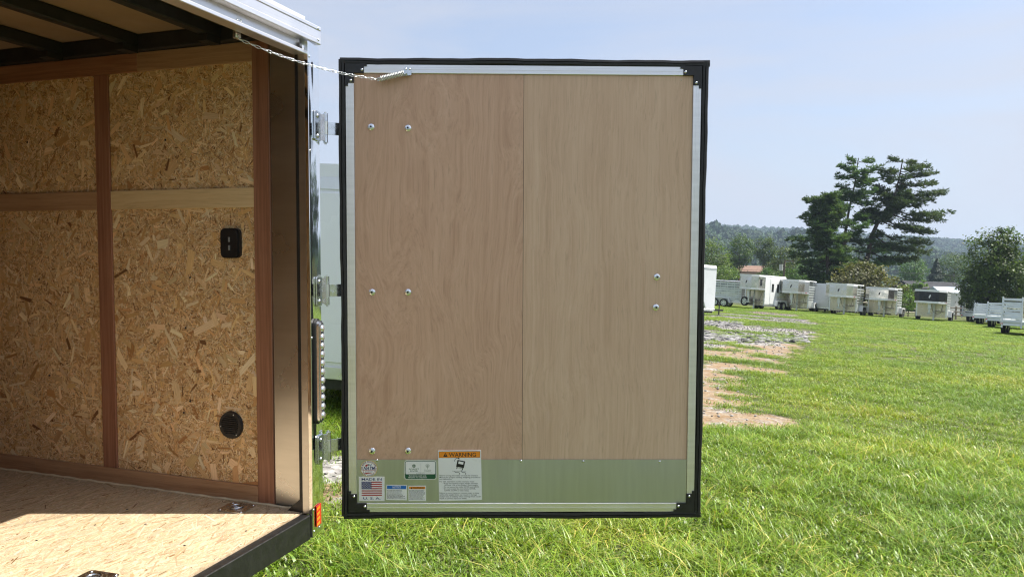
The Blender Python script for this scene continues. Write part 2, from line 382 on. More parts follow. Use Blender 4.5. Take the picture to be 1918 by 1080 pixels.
    def build(s, name, parent=None, recalc=False):
        me = bpy.data.meshes.new(name); me.from_pydata(s.v, [], s.f)
        for k in s.mats: me.materials.append(MATS[k])
        me.polygons.foreach_set('material_index', s.mi); me.polygons.foreach_set('use_smooth', s.sm)
        if recalc:
            import bmesh
            b = bmesh.new(); b.from_mesh(me); bmesh.ops.recalc_face_normals(b, faces=b.faces[:]); b.to_mesh(me); b.free()
        me.update(); return link(name, me, parent)
def link(name, me, parent=None):
    o = bpy.data.objects.new(name, me); COL.objects.link(o); o.parent = parent; return o
def tag(o, label=None, cat=None, group=None, kind=None):
    for k, v in (('label', label), ('category', cat), ('group', group), ('kind', kind)):
        if v: o[k] = v
    return o
def empty(name, loc=(0, 0, 0), rz=0.0, label=None, cat=None, group=None):
    o = bpy.data.objects.new(name, None); COL.objects.link(o); o.location = loc; o.rotation_euler = (0, 0, rz); o.empty_display_size = 0.2
    return tag(o, label, cat, group)
def quick(name, parent, fn, *a, **k):
    b = MB(); fn(b, *a, **k); return b.build(name, parent)
def fast_mesh(name, V, quads, mat, cols=None, parent=None, grain=None):
    """numpy quads -> mesh object, optional per-face colour"""
    V = np.asarray(V, np.float32); Q = np.asarray(quads, np.int32); me = bpy.data.meshes.new(name)
    me.vertices.add(len(V)); me.vertices.foreach_set('co', V.ravel()); k = Q.shape[1]
    me.loops.add(Q.size); me.loops.foreach_set('vertex_index', Q.ravel()); me.polygons.add(len(Q))
    me.polygons.foreach_set('loop_start', np.arange(len(Q), dtype=np.int32) * k)
    me.materials.append(MATS[mat]); me.update(calc_edges=True)
    if cols is not None:
        at_ = me.attributes.new('col', 'FLOAT_COLOR', 'FACE'); c = np.ones((len(Q), 4), np.float32); c[:, :3] = cols; at_.data.foreach_set('color', c.ravel())
    if grain is not None:
        ag = me.attributes.new('grain', 'FLOAT_VECTOR', 'POINT'); ag.data.foreach_set('vector', np.asarray(grain, np.float32).ravel())
    return link(name, me, parent)

# value noise for masks and terrain (python side)
_perm = rng.random((256, 256))
def vnoise(x, y):
    x = np.asarray(x, float); y = np.asarray(y, float); xi = np.floor(x).astype(int); yi = np.floor(y).astype(int); fx = x - xi; fy = y - yi
    fx = fx * fx * (3 - 2 * fx); fy = fy * fy * (3 - 2 * fy); g = lambda a, b: _perm[a % 256, b % 256]
    return (g(xi, yi) * (1 - fx) + g(xi + 1, yi) * fx) * (1 - fy) + (g(xi, yi + 1) * (1 - fx) + g(xi + 1, yi + 1) * fx) * fy
def fbm(x, y, o=4):
    s = 0; a = 0.5
    for i in range(o): s = s + a * vnoise(x * 2 ** i + 17.3 * i, y * 2 ** i + 5.1 * i); a *= 0.5
    return s / (1 - 0.5 ** o)


# ------------------------------------------------------------------ the field, its bare track, and the hills
def pip(x, y, poly):
    inside = np.zeros(np.shape(x), bool); n = len(poly)
    for i in range(n):
        x1, y1 = poly[i]; x2, y2 = poly[(i + 1) % n]
        c = ((y1 > y) != (y2 > y)) & (x < (x2 - x1) * (y - y1) / (y2 - y1 + 1e-12) + x1); inside ^= c
    return inside
def gp(pts): return [tuple(gpx(*p)[:2]) for p in pts]
TRACK = gp([(480, 905), (520, 855), (700, 800), (1000, 705), (1250, 620), (1335, 586), (1420, 583), (1490, 589), (1538, 611), (1512, 646), (1482, 660), (1476, 688), (1405, 712), (1428, 742), (1446, 768), (1512, 788), (1470, 799), (1310, 802), (1000, 850), (760, 925), (640, 948), (540, 950)])
GRAVEL = gp([(500, 872), (1000, 715), (1250, 618), (1335, 586), (1490, 590), (1536, 612), (1500, 642), (1300, 652), (1000, 760), (600, 905)])
PATCH = [(1450, 607, 62, 7), (1395, 622, 26, 5), (1432, 634, 40, 6), (1330, 627, 20, 3), (1335, 583, 25, 5), (1330, 652, 22, 4), (1400, 650, 22, 3), (1437, 668, 26, 4), (1345, 672, 32, 7), (1440, 685, 30, 5), (1400, 700, 40, 7), (1372, 725, 24, 6), (1330, 712, 20, 3), (1425, 720, 36, 9), (1375, 765, 26, 6), (1480, 770, 50, 10), (615, 905, 22, 9), (1380, 592, 20, 3)]
def project_px(x, y, z):
    c = MCW.T @ np.stack([x - EYE[0], y - EYE[1], z - EYE[2]]).reshape(3, -1)
    w = np.where(c[2] > 0.1, c[2], np.nan); return 959 + FPX * c[0] / w, 540 + FPX * c[1] / w
def dirt_masks(x, y):
    """bare-earth amount and gravel amount at points of the field"""
    r = np.hypot(x, y); k = np.clip(r * 0.04, 0.12, 1.4)
    wx = x + k * (fbm(x * 1.1 + 3, y * 1.1) - 0.5) * 1.6; wy = y + k * (fbm(x * 1.1 + 40, y * 1.1 + 9) - 0.5) * 1.6
    d = 0.0; g = pip(wx, wy, GRAVEL).astype(float); e_ = 0.18 + 0.011 * r
    for jx, jy in ((0, 0), (1, 0), (-1, 0), (0, 1), (0, -1), (.7, .7), (-.7, .7), (.7, -.7), (-.7, -.7)): d = d + pip(wx + jx * e_, wy + jy * e_, TRACK) / 9.0
    for px, py, rx, ry in PATCH:      # turf islands, laid out on the ground
        c = gpx(px, py); e = gpx(px + rx, py); f = gpx(px, py - ry); a = np.linalg.norm(e - c); b = np.linalg.norm(f - c)
        u = unit((e - c)[:2]); v = np.array([-u[1], u[0]])
        q = ((wx - c[0]) * u[0] + (wy - c[1]) * u[1]) / a; p_ = ((wx - c[0]) * v[0] + (wy - c[1]) * v[1]) / b
        rr = q * q + p_ * p_ + 1.2 * (fbm(x * 2.3, y * 2.3 + 7) - 0.5); d = np.where(rr < 1, d * np.clip(rr - 0.5, 0, 1), d)
    sp = fbm(x * 0.9 + 11, y * 0.9 + 23); d = np.where((sp > 0.67) & (d > 0), 0.3, d)
    return d, g
def axis(lo, f0, f1, hi, step, n):
    a = f0 - np.geomspace(step * 2, f0 - lo, n)[::-1]; b = f1 + np.geomspace(step * 2, hi - f1, n); return np.concatenate([a, np.arange(f0, f1, step), b])
xs = axis(-4500, -7, 36, 4500, 0.22, 34); ys = axis(-4500, 1.5, 74, 4500, 0.22, 34)
GX, GY = np.meshgrid(xs, ys); gx, gy = GX.ravel(), GY.ravel()
dm, gm = dirt_masks(gx, gy)
gz = ground_z(gx, gy) + np.where(np.hypot(gx, gy) < 90, 0.05 * (fbm(gx * 0.35, gy * 0.35) - 0.5) + 0.03 * (fbm(gx * 2, gy * 2) - 0.5), 0) - 0.02 * dm
ny, nx = GX.shape; ii = np.arange(nx * ny).reshape(ny, nx)
quads = np.stack([ii[:-1, :-1], ii[:-1, 1:], ii[1:, 1:], ii[1:, :-1]], -1).reshape(-1, 4)
field = fast_mesh('ground', np.stack([gx, gy, gz], 1), quads, 'field_soil'); field['kind'] = 'structure'
at_ = field.data.attributes.new('dirt', 'FLOAT_COLOR', 'POINT'); cc = np.zeros((len(gx), 4), np.float32); cc[:, 0] = dm; cc[:, 1] = gm; cc[:, 3] = 1; at_.data.foreach_set('color', cc.ravel())
field.data.polygons.foreach_set('use_smooth', np.ones(len(quads), bool))

# hills all round, highest where the photograph shows the wooded ridge
def ridge(az):      # az in radians, 0 = straight ahead, positive right
    d = np.degrees(az)
    base = np.interp(d, [-180, -60, -20, 5, 14.5, 19, 24, 28, 31, 34, 40, 60, 120, 180], [60, 80, 100, 108, 112, 107, 95, 87, 80, 73, 68, 62, 60, 60])
    return base + 9 * (fbm(d * 0.35 + 50, d * 0 + 3, 3) - 0.5)
def hill_z(az, r):
    t = np.clip((r - 520) / (1900 - 520), 0, 1); A = ridge(az)
    near = np.clip((r - 420) / 480, 0, 1); near = near * near * (3 - 2 * near)
    front = 46 * near * np.clip(1.2 - np.abs(np.degrees(az) - 15) / 40, 0, 1) * np.clip((1350 - r) / 450, 0, 1) * (0.55 + 0.9 * fbm(np.degrees(az) * 0.16, r / 900, 3))
    t = t * t * (3 - 2 * t); back = np.clip((r - 1900) / 1400, 0, 1)
    und = 14 * (fbm(np.sin(az) * r / 260, np.cos(az) * r / 260) - 0.5) * t
    return -7.6 + np.maximum((A + 6) * t * (1 - 0.35 * back), front) + und
azs = np.radians(np.linspace(-180, 180, 361)); rs = np.concatenate([np.linspace(380, 2000, 50), np.linspace(2150, 4200, 10)])
A_, R_ = np.meshgrid(azs, rs); hz = hill_z(A_, R_); ii = np.arange(A_.size).reshape(A_.shape)
q = np.stack([ii[:-1, :-1], ii[:-1, 1:], ii[1:, 1:], ii[1:, :-1]], -1).reshape(-1, 4)[:, ::-1]
hills = fast_mesh('hills', np.stack([(R_ * np.sin(A_)).ravel(), (R_ * np.cos(A_)).ravel(), hz.ravel()], 1), q, 'hill_cover'); hills['kind'] = 'structure'
hills.data.polygons.foreach_set('use_smooth', np.ones(len(q), bool))

# ------------------------------------------------------------------ instanced cover (grass, far woods): one object each
def gn_instancer(name, pts, rot, scl, idx, protos):
    me = bpy.data.meshes.new(name); me.vertices.add(len(pts)); me.vertices.foreach_set('co', np.asarray(pts, np.float32).ravel())
    for n_, t_, d_ in (('rot', 'FLOAT_VECTOR', rot), ('scl', 'FLOAT_VECTOR', scl)):
        a = me.attributes.new(n_, t_, 'POINT'); a.data.foreach_set('vector', np.asarray(d_, np.float32).ravel())
    a = me.attributes.new('pick', 'INT', 'POINT'); a.data.foreach_set('value', np.asarray(idx, np.int32))
    o = link(name, me); coll = bpy.data.collections.new(name + '_pieces')
    for p in protos: coll.objects.link(p)
    ng = bpy.data.node_groups.new(name, 'GeometryNodeTree'); ng.interface.new_socket('Geometry', in_out='INPUT', socket_type='NodeSocketGeometry'); ng.interface.new_socket('Geometry', in_out='OUTPUT', socket_type='NodeSocketGeometry')
    N, L = ng.nodes, ng.links; gi = N.new('NodeGroupInput'); go = N.new('NodeGroupOutput'); iop = N.new('GeometryNodeInstanceOnPoints'); ci = N.new('GeometryNodeCollectionInfo')
    ci.inputs['Collection'].default_value = coll; ci.inputs['Separate Children'].default_value = True; ci.inputs['Reset Children'].default_value = True; iop.inputs['Pick Instance'].default_value = True
    def attr(nm, dt):
        a = N.new('GeometryNodeInputNamedAttribute'); a.data_type = dt; a.inputs['Name'].default_value = nm; return a.outputs['Attribute']
    L.new(gi.outputs[0], iop.inputs['Points']); L.new(ci.outputs[0], iop.inputs['Instance']); L.new(attr('pick', 'INT'), iop.inputs['Instance Index'])
    L.new(attr('rot', 'FLOAT_VECTOR'), iop.inputs['Rotation']); L.new(attr('scl', 'FLOAT_VECTOR'), iop.inputs['Scale']); L.new(iop.outputs[0], go.inputs[0])
    md = o.modifiers.new('pieces', 'NODES'); md.node_group = ng; return o
def proto(name, V, Q, mat, cols):
    o = fast_mesh(name, V, Q, mat, cols); COL.objects.unlink(o); return o
def grass_proto(name, n, rad, hmin, hmax, wid, lean, segs=3, dry=0.06):
    V = []; Q = []; C = []
    for i in range(n):
        r = rad * math.sqrt(random.random()); t = random.random() * 6.283; b = np.array([r * math.cos(t), r * math.sin(t), -0.012])
        h = random.uniform(hmin, hmax); a = random.random() * 6.283; d = np.array([math.cos(a), math.sin(a), 0]); s = np.array([-d[1], d[0], 0]); L = random.uniform(0.25, 1.0) * lean; w = wid * random.uniform(0.6, 1.2)
        bend = random.uniform(0.6, 1.5); o = len(V); isdry = random.random() < dry
        for k in range(segs + 1):
            u = k / segs; p = b + d * (L * h * u ** (1 + bend)) * 1.5 + np.array([0, 0, h * (u - 0.38 * L * u * u)])
            ww = w * (1 - u ** 1.6) + 0.0006; V += [p - s * ww / 2, p + s * ww / 2]
        br = random.uniform(0.5, 1.5)
        for k in range(segs):
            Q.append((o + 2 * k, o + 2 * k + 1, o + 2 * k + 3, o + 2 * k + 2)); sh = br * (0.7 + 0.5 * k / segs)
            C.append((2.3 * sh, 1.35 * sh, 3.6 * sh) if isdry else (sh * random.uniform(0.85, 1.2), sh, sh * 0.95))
    return proto(name, V, Q, 'grass_blade', C)
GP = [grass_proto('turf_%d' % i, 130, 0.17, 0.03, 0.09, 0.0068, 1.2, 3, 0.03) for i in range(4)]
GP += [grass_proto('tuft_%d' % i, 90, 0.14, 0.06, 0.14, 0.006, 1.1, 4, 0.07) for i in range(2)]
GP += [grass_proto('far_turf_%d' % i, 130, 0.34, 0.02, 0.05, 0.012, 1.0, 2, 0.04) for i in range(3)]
def scatter(x0, x1, y0, y1, step):
    a, b = np.meshgrid(np.arange(x0, x1, step), np.arange(y0, y1, step)); a = a.ravel() + rng.uniform(-.5, .5, a.size) * step; b = b.ravel() + rng.uniform(-.5, .5, b.size) * step; return a, b
def in_view(x, y, mrg=0.12):
    t = x / np.maximum(y, 0.1); return (t > -0.62 - mrg) & (t < 0.70 + mrg) & (y > 1.2)
PX, PY, PI_, SC = [], [], [], []
for (x0, x1, y0, y1, st, lo, hi, r0, r1, sc) in ((-6, 9, 1.6, 9, 0.105, 0, 6, 0, 8.5, 1.0), (-6, 20, 6, 24, 0.16, 0, 6, 8.5, 20, 0.85), (-6, 52, 14, 76, 0.36, 6, 9, 20, 78, 1.15)):
    a, b = scatter(x0, x1, y0, y1, st); r = np.hypot(a, b); k = (r >= r0) & (r < r1) & in_view(a, b)
    if r0 > 8: k &= ~((a / b > -0.16) & (a / b < 0.2) & (r > 12)) | (b < 12)
    a, b = a[k], b[k]; d, g = dirt_masks(a, b); keep = rng.random(len(a)) > np.clip(d * 1.2, 0, 0.94); a, b, d = a[keep], b[keep], d[keep]
    PX.append(a); PY.append(b); ix = rng.integers(lo, hi, len(a))
    if hi == 6:
        tall = fbm(a * 0.7, b * 0.7) > 0.56; ix = np.where(tall & (rng.random(len(a)) < 0.3), rng.integers(4, 6, len(a)), np.where(rng.random(len(a)) < 0.93, rng.integers(0, 4, len(a)), ix))
    PI_.append(ix); SC.append(sc * rng.uniform(0.75, 1.2, len(a)) * np.where(d > 0.05, 0.95 - 0.5 * d, 1.0) * (0.75 + 0.5 * fbm(a * 0.5 + 9, b * 0.5)))
PX = np.concatenate(PX); PY = np.concatenate(PY); PI_ = np.concatenate(PI_); SC = np.concatenate(SC)
PZ = ground_z(PX, PY) + 0.05 * (fbm(PX * 0.35, PY * 0.35) - 0.5) + 0.03 * (fbm(PX * 2, PY * 2) - 0.5)
rt = np.stack([rng.normal(0, .06, len(PX)), rng.normal(0, .06, len(PX)), rng.uniform(0, 6.283, len(PX))], 1)
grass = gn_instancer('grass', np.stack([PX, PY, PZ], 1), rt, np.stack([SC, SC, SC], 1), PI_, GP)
tag(grass, 'green mown grass growing over the whole sloping field', 'grass', kind='stuff')
print('grass tufts', len(PX))

# loose stones on the bare track and slabs of broken asphalt across it
def stone_proto(i):
    V = []; 
    for z, r in ((-0.4, 0.55), (0.25, 0.8), (0.75, 0.35)):
        for k in range(6): t = k * 1.047 + z; V.append((r * math.cos(t) * random.uniform(.7, 1.2), r * math.sin(t) * random.uniform(.7, 1.2), z * random.uniform(.6, 1)))
    Q = [(a * 6 + k, a * 6 + (k + 1) % 6, a * 6 + 6 + (k + 1) % 6, a * 6 + 6 + k) for a in (0, 1) for k in range(6)] + [(12, 13, 14, 15), (12, 15, 16, 17)]
    return proto('pebble_%d' % i, np.array(V), Q, 'stone_grey', np.ones((len(Q), 3)))
SPR = [stone_proto(i) for i in range(4)]
a, b = scatter(-4, 36, 3.5, 72, 0.16); d, g = dirt_masks(a, b); r = np.hypot(a, b); k = (d > 0.6) & in_view(a, b) & (rng.random(len(a)) < np.where(g > 0.5, 0.85, 0.3)) & ((r < 14) | (a / b > 0.2)); a, b = a[k], b[k]
sc = rng.uniform(0.008, 0.024, len(a)) * (1 + np.hypot(a, b) / 30)
pb = gn_instancer('pebbles', np.stack([a, b, ground_z(a, b)], 1), rng.uniform(0, 6.28, (len(a), 3)) * [0.1, 0.1, 1], np.stack([sc, sc, sc * .7], 1), rng.integers(0, 4, len(a)), SPR)
tag(pb, 'loose grey gravel scattered over the bare track', 'gravel', kind='stuff')
V, Q = [], []
def shard(px, py, s):
    c = gpx(px, py); a = random.random() * 6.28; n = 4; o = len(V); h = random.uniform(0.01, 0.045); tilt = random.uniform(-0.25, 0.25)
    for z in (0, h):
        for k in range(4):
            t = a + k * 1.571 + random.uniform(-.35, .35); rr = s * random.uniform(.5, 1.2); x = c[0] + rr * math.cos(t); y = c[1] + rr * 0.8 * math.sin(t)
            V.append((x, y, ground_z(x, y) - 0.01 + z + tilt * rr * math.cos(t - 1)))
    Q.extend([(o + 4, o + 5, o + 6, o + 7)] + [(o + k, o + (k + 1) % 4, o + 4 + (k + 1) % 4, o + 4 + k) for k in range(4)])
for i in range(900):
    t = random.random(); px = 1305 + 205 * t; band = random.choice([0, 0, 1]); py = (628 + 8 * t + random.gauss(0, 3.2)) if band == 0 else (606 + random.gauss(0, 2.5)); px = px if band == 0 else 1305 + 85 * t
    shard(px, py, random.uniform(0.05, 0.17))
for i in range(40): shard(1305 + 60 * random.random(), 633 + random.gauss(0, 1), random.uniform(.12, .3))
rb = fast_mesh('asphalt_rubble', V, Q, 'broken_asphalt'); tag(rb, 'dark broken asphalt chunks strewn across the gravel track', 'rubble', kind='stuff')

# ------------------------------------------------------------------ the open cargo trailer (built in its own frame: x out of the rear, y to the far side, z up)
TR = empty('cargo_trailer', label='open cargo trailer with bare chipboard walls, polished corner post and wide-open rear door', cat='trailer')
mt = Matrix.Identity(4)
for i in range(3):
    for j in range(3): mt[i][j] = MTW[i, j]
    mt[i][3] = TOFF[i]
TR.matrix_world = mt
YL, XF, HC = -1.54, -3.05, 1.685
def part(name, fn, parent=None, label=None):
    b = MB(); fn(b); o = b.build(name, parent or TR)
    if label: o['label'] = label
    return o
# floor and walls
floor = part('floor', lambda b: b.box((XF, YL, -0.018), (-0.03, 0.0, 0.0), 'floor_core'), label='pale chipboard trailer floor')
def osb_flakes(name, parent, n, xr, yr, to3, palette, pw, Lr, Wr, depth, mat, ang=None, jit=math.pi, jag=0.25, wob=5e-4):
    x = rng.uniform(*xr, n); y = rng.uniform(*yr, n)
    L = np.exp(rng.uniform(math.log(Lr[0]), math.log(Lr[1]), n)); W = np.minimum(L * 0.6, np.exp(rng.uniform(math.log(Wr[0]), math.log(Wr[1]), n)))
    th = rng.uniform(0, math.pi, n) if ang is None else rng.normal(ang, jit, n)
    c, s = np.cos(th), np.sin(th); dp = rng.uniform(*depth, n)
    U = np.stack([-L / 2, L / 2, L / 2, -L / 2], 1) * (1 + rng.uniform(-jag, jag, (n, 4))); Wv = np.stack([-W / 2, -W / 2, W / 2, W / 2], 1) * (1 + rng.uniform(-jag, jag, (n, 4)))
    Px = np.clip(x[:, None] + U * c[:, None] - Wv * s[:, None], *xr); Py = np.clip(y[:, None] + U * s[:, None] + Wv * c[:, None], *yr); D = dp[:, None] + rng.uniform(-wob, wob, (n, 4))
    V = to3(Px.ravel(), Py.ravel(), D.ravel()); G = np.stack([U.ravel() + np.repeat(rng.uniform(0, 9, n), 4), Wv.ravel() + np.repeat(rng.uniform(0, 9, n), 4), np.zeros(4 * n)], 1)
    pal = np.array(palette); ci = rng.choice(len(pal), n, p=np.array(pw) / sum(pw)); cols = pal[ci] * rng.uniform(0.8, 1.18, (n, 1)) * rng.uniform(0.96, 1.04, (n, 3))
    o = fast_mesh(name, V, np.arange(4 * n).reshape(n, 4), mat, cols, parent, G); o['kind'] = 'stuff'; return o
OSB = [(0.77, 0.53, 0.275), (0.66, 0.41, 0.185), (0.82, 0.62, 0.375), (0.45, 0.245, 0.10), (0.88, 0.73, 0.50), (0.23, 0.115, 0.05)]
wall = part('wall_panel', lambda b: b.box((XF, 0.003, 0.0), (-0.16, 0.012, 1.62), 'osb_core'), label='golden chipboard side wall lining')
def wall3(x, z, d): return np.stack([x, 0.0028 - d, z], 1)
osb_flakes('wood_flakes', wall, 90000, (-1.75, -0.162), (0.004, 1.6), wall3, OSB, (32, 24, 26, 10, 14, 6), (0.008, 0.034), (0.0012, 0.0048), (0, 0.0010), 'osb_flake', jag=.6)
osb_flakes('wood_flakes', wall, 2100, (-1.75, -0.162), (0.004, 1.6), wall3, OSB, (34, 22, 26, 6, 11, 2), (0.02, 0.07), (0.005, 0.018), (0.0004, 0.0016), 'osb_flake', jag=.55)
osb_flakes('wood_flakes', wall, 130, (-1.75, -0.162), (0.004, 1.6), wall3, OSB, (16, 6, 30, 5, 24, 1), (0.045, 0.10), (0.012, 0.03), (0.001, 0.002), 'osb_flake', jag=.4)
def big_flake(b, x, z, l, w, a, m):
    c, s = math.cos(a), math.sin(a); P = [(-l / 2, -w / 2), (l / 2, -w / 2 * .8), (l / 2 * 1.08, w / 2), (-l / 2 * .92, w / 2 * 1.05)]
    b.prism([(x + u * c - v * s, z + u * s + v * c) for u, v in P], 0.0004, 0.0003, m)
FLR = [(0.55, 0.435, 0.28), (0.50, 0.38, 0.23), (0.59, 0.48, 0.325), (0.41, 0.285, 0.155), (0.62, 0.52, 0.37), (0.22, 0.125, 0.055)]
def floor3(x, y, d): return np.stack([x, y, 0.0003 + d], 1)
osb_flakes('wood_flakes', floor, 52000, (-1.8, -0.031), (-1.2, -0.012), floor3, FLR, (34, 22, 30, 5, 10, 1.2), (0.014, 0.085), (0.002, 0.009), (0, 0.0006), 'floor_flake', math.pi / 2, 0.5, .5, 6e-5)
part('side_wall', lambda b: (b.box((XF, 0.014, -0.08), (-0.062, 0.044, 1.65), 'white_paint')), label='white outer skin of the far side wall')
part('side_wall', lambda b: (b.box((XF, YL - 0.045, -0.08), (-0.062, YL, 1.65), 'white_paint'), b.box((XF, YL + 0.001, 0.001), (-0.16, YL + 0.006, 1.62), 'osb_core')), label='white near side wall lined with chipboard')
part('front_wall', lambda b: (b.box((XF - 0.05, YL - 0.045, -0.08), (XF - 0.002, 0.044, 1.65), 'white_paint'), b.box((XF, YL + 0.008, 0.001), (XF + 0.006, 0.0, 1.64), 'osb_core')))
part('roof', lambda b: (b.box((XF - 0.05, YL - 0.045, HC + 0.004), (-0.05, 0.044, HC + 0.016), 'white_paint'), b.box((XF - 0.05, 0.012, 1.652), (-0.062, 0.044, HC + 0.003), 'white_paint'), b.box((XF - 0.05, YL - 0.045, 1.652), (-0.062, YL, HC + 0.003), 'white_paint')))
part('ceiling', lambda b: b.box((XF, YL, HC - 0.006), (-0.05, 0.011, HC), 'ceiling_film'), label='brown ceiling between dark roof bows')
for k in range(9):
    x = -0.36 - 0.362 * k
    if x > XF + .1: part('roof_bow', lambda b: (b.box((x - 0.021, YL + .002, HC - 0.052), (x + 0.021, 0.001, HC - 0.007), 'roof_bow_steel', 0.004), b.prism([(x - 0.021, -0.10), (x + 0.021, -0.10), (x + 0.021, -0.034), (x - 0.021, -0.034)], HC - 0.075, HC - 0.053, 'roof_bow_steel', 'xy')))
part('roof_angle', lambda b: b.box((XF, -0.034, 1.622), (-0.05, 0.0005, HC - 0.0075), 'roof_bow_steel', 0.003))
part('roof_angle', lambda b: b.box((XF, YL + .007, 1.622), (-0.05, YL + 0.034, HC - 0.0075), 'roof_bow_steel', 0.003))
# wood trim on the far wall
def trim(name, x0, x1, z0, z1, y, mat, label=None):
    o = part(name, lambda b: b.box((x0, -y, z0), (x1, 0.0012, z1), mat, 0.0012), label=label); return o
trim('trim_strip', -0.945, -0.8775, 0.062, 1.5515, 0.0072, 'mahogany_vertical', 'dark reddish vertical wood strip between the wall bays')
trim('trim_strip', -0.2305, -0.1625, 0.0, 1.6205, 0.0094, 'mahogany_vertical', 'dark reddish vertical wood strip beside the metal liner')
trim('trim_strip', -1.72, -1.653, 0.062, 1.5515, 0.0072, 'mahogany_vertical')
trim('top_rail', XF, -0.735, 1.5523, 1.6205, 0.0082, 'mahogany_rail'); trim('top_rail', -0.7348, -0.231, 1.5523, 1.6205, 0.0078, 'brown_ply_rail')
trim('middle_rail', -0.877, -0.231, 1.05, 1.1195, 0.0066, 'poplar_rail', 'pale poplar wood rail'); trim('middle_rail', -1.652, -0.9455, 1.05, 1.1195, 0.0066, 'brown_ply_rail', 'brown wood rail')
trim('bottom_rail', -1.3, -0.231, 0.0005, 0.0615, 0.008, 'brown_ply_rail'); trim('bottom_rail', XF, -1.301, 0.0005, 0.0615, 0.008, 'brown_ply_rail')
part('foam_bead', lambda b: b.tube([(x, -0.0115 + 0.002 * math.sin(x * 40 + math.sin(x * 13) * 3), 0.0015 + 0.0012 * math.sin(x * 61)) for x in np.linspace(-2.2, -0.05, 120)], 0.0048, 'foam_bead', 6))
for (x, z) in ((-0.545, 0.615), (-0.53, 0.345), (-0.56, 0.30), (-0.52, 0.80), (-1.26, 0.78), (-1.22, 0.4), (-0.62, 1.3), (-1.30, 1.32)):
    part('wall_screw', lambda b: b.dome((x, 0.0002, z), (0, -1, 0), 0.0042, 0.002, 'black_plastic', 8, 2))
for (x, y) in ((-0.62, -0.21), (-0.45, -0.30), (-0.60, -0.36), (-0.66, -0.52), (-0.10, -0.24), (-0.2, -0.4)):
    part('floor_screw', lambda b: b.dome((x, y, 0.0008), (0, 0, 1), 0.0045, 0.0016, 'black_plastic', 8, 2))
# round louvred vent and the switch plate
def vent(b):
    b.cyl((-0.347, 0.001, 0.2715), (-0.347, -0.009, 0.2715), 0.0505, 'black_plastic', 40, 0.047)
vt = part('vent', vent, label='round black louvred vent')
for k in range(9):
    z = 0.2715 + (k - 4) * 0.0075; w = math.sqrt(max(0.0001, 0.036 ** 2 - (z - 0.2715) ** 2)); part('louvre', lambda b: b.box((-0.347 - w, -0.0125, z - 0.0019), (-0.347 + w, -0.0088, z + 0.0019), 'black_plastic', 0.0008), vt)
for k in range(3):
    t = 1.2 + k * 2.094; part('screw', lambda b: b.dome((-0.347 + 0.042 * math.cos(t), -0.0085, 0.2715 + 0.042 * math.sin(t)), (0, -1, 0), 0.003, 0.0016, 'zinc_dull', 8, 2), vt)
def rrect(x0, x1, z0, z1, r, n=6, bulge=0.0):
    P = []
    for cx, cz, a0 in ((x1 - r, z1 - r, 0), (x0 + r, z1 - r, 90), (x0 + r, z0 + r, 180), (x1 - r, z0 + r, 270)):
        for k in range(n + 1): t = math.radians(a0 + 90 * k / n); P.append((cx + r * math.cos(t), cz + r * math.sin(t)))
    if bulge: P = [(x, z + bulge * (1 - ((x - (x0 + x1) / 2) / ((x1 - x0) / 2)) ** 2) * (1 if z > (z0 + z1) / 2 else -1)) for x, z in P]
    return P
sw = part('switch_plate', lambda b: (b.prism(rrect(-0.374, -0.291, 0.875, 0.975, 0.016, 6, 0.004), 0.001, -0.010, 'black_plastic'), b.prism(rrect(-0.368, -0.297, 0.881, 0.969, 0.014, 6, 0.004), -0.0101, -0.0145, 'black_plastic')), label='black plastic switch plate with two small rockers')
for z in (0.938, 0.909): part('rocker', lambda b: b.box((-0.3365, -0.0165, z - 0.0085), (-0.3285, -0.0146, z + 0.0085), 'ink_grey', 0.0006), sw)
# tie-down rings let into the floor
def tiedown(cx, cy, rot, lab):
    M = Matrix.Translation((cx, cy, 0.0)) @ Matrix.Rotation(rot, 4, 'Z')
    def pan(b):
        b.prism(rrect(-0.052, 0.052, -0.045, 0.045, 0.014), 0.0012, 0.0042, 'zinc', 'xy', M)
        n = 24; rr = [(0.036, 0.0043), (0.034, 0.0062), (0.028, 0.0046), (0.016, 0.0044)]
        v = []; f = []
        for r, z in rr:
            for k in range(n): t = 6.2832 * k / n; v.append(tuple(M @ Vector((r * math.cos(t), r * math.sin(t), z))))
        for j in range(3):
            for k in range(n): f.append((j * n + k, j * n + (k + 1) % n, (j + 1) * n + (k + 1) % n, (j + 1) * n + k))
        b.add(v, f, 'zinc', True)
    o = part('tie_down', pan, label=lab)
    part('ring', lambda b: b.tube([tuple(M @ Vector((0.021 * math.cos(t), 0.021 * math.sin(t), 0.0085))) for t in np.linspace(0, 6.2832, 25)[:-1]], 0.0026, 'zinc', 8, True), o)
    for sx in (-1, 1):
        for sy in (-1, 1):
            p = M @ Vector((sx * 0.042, sy * 0.035, 0.0043)); part('screw', lambda b: b.dome(p, (0, 0, 1), 0.0058, 0.003, 'zinc', 10, 3), o)
tiedown(-0.268, -0.077, 0.05, 'steel tie-down ring plate near the wall'); tiedown(-0.262, -0.672, 0.05, 'steel tie-down ring plate nearer the middle of the floor')
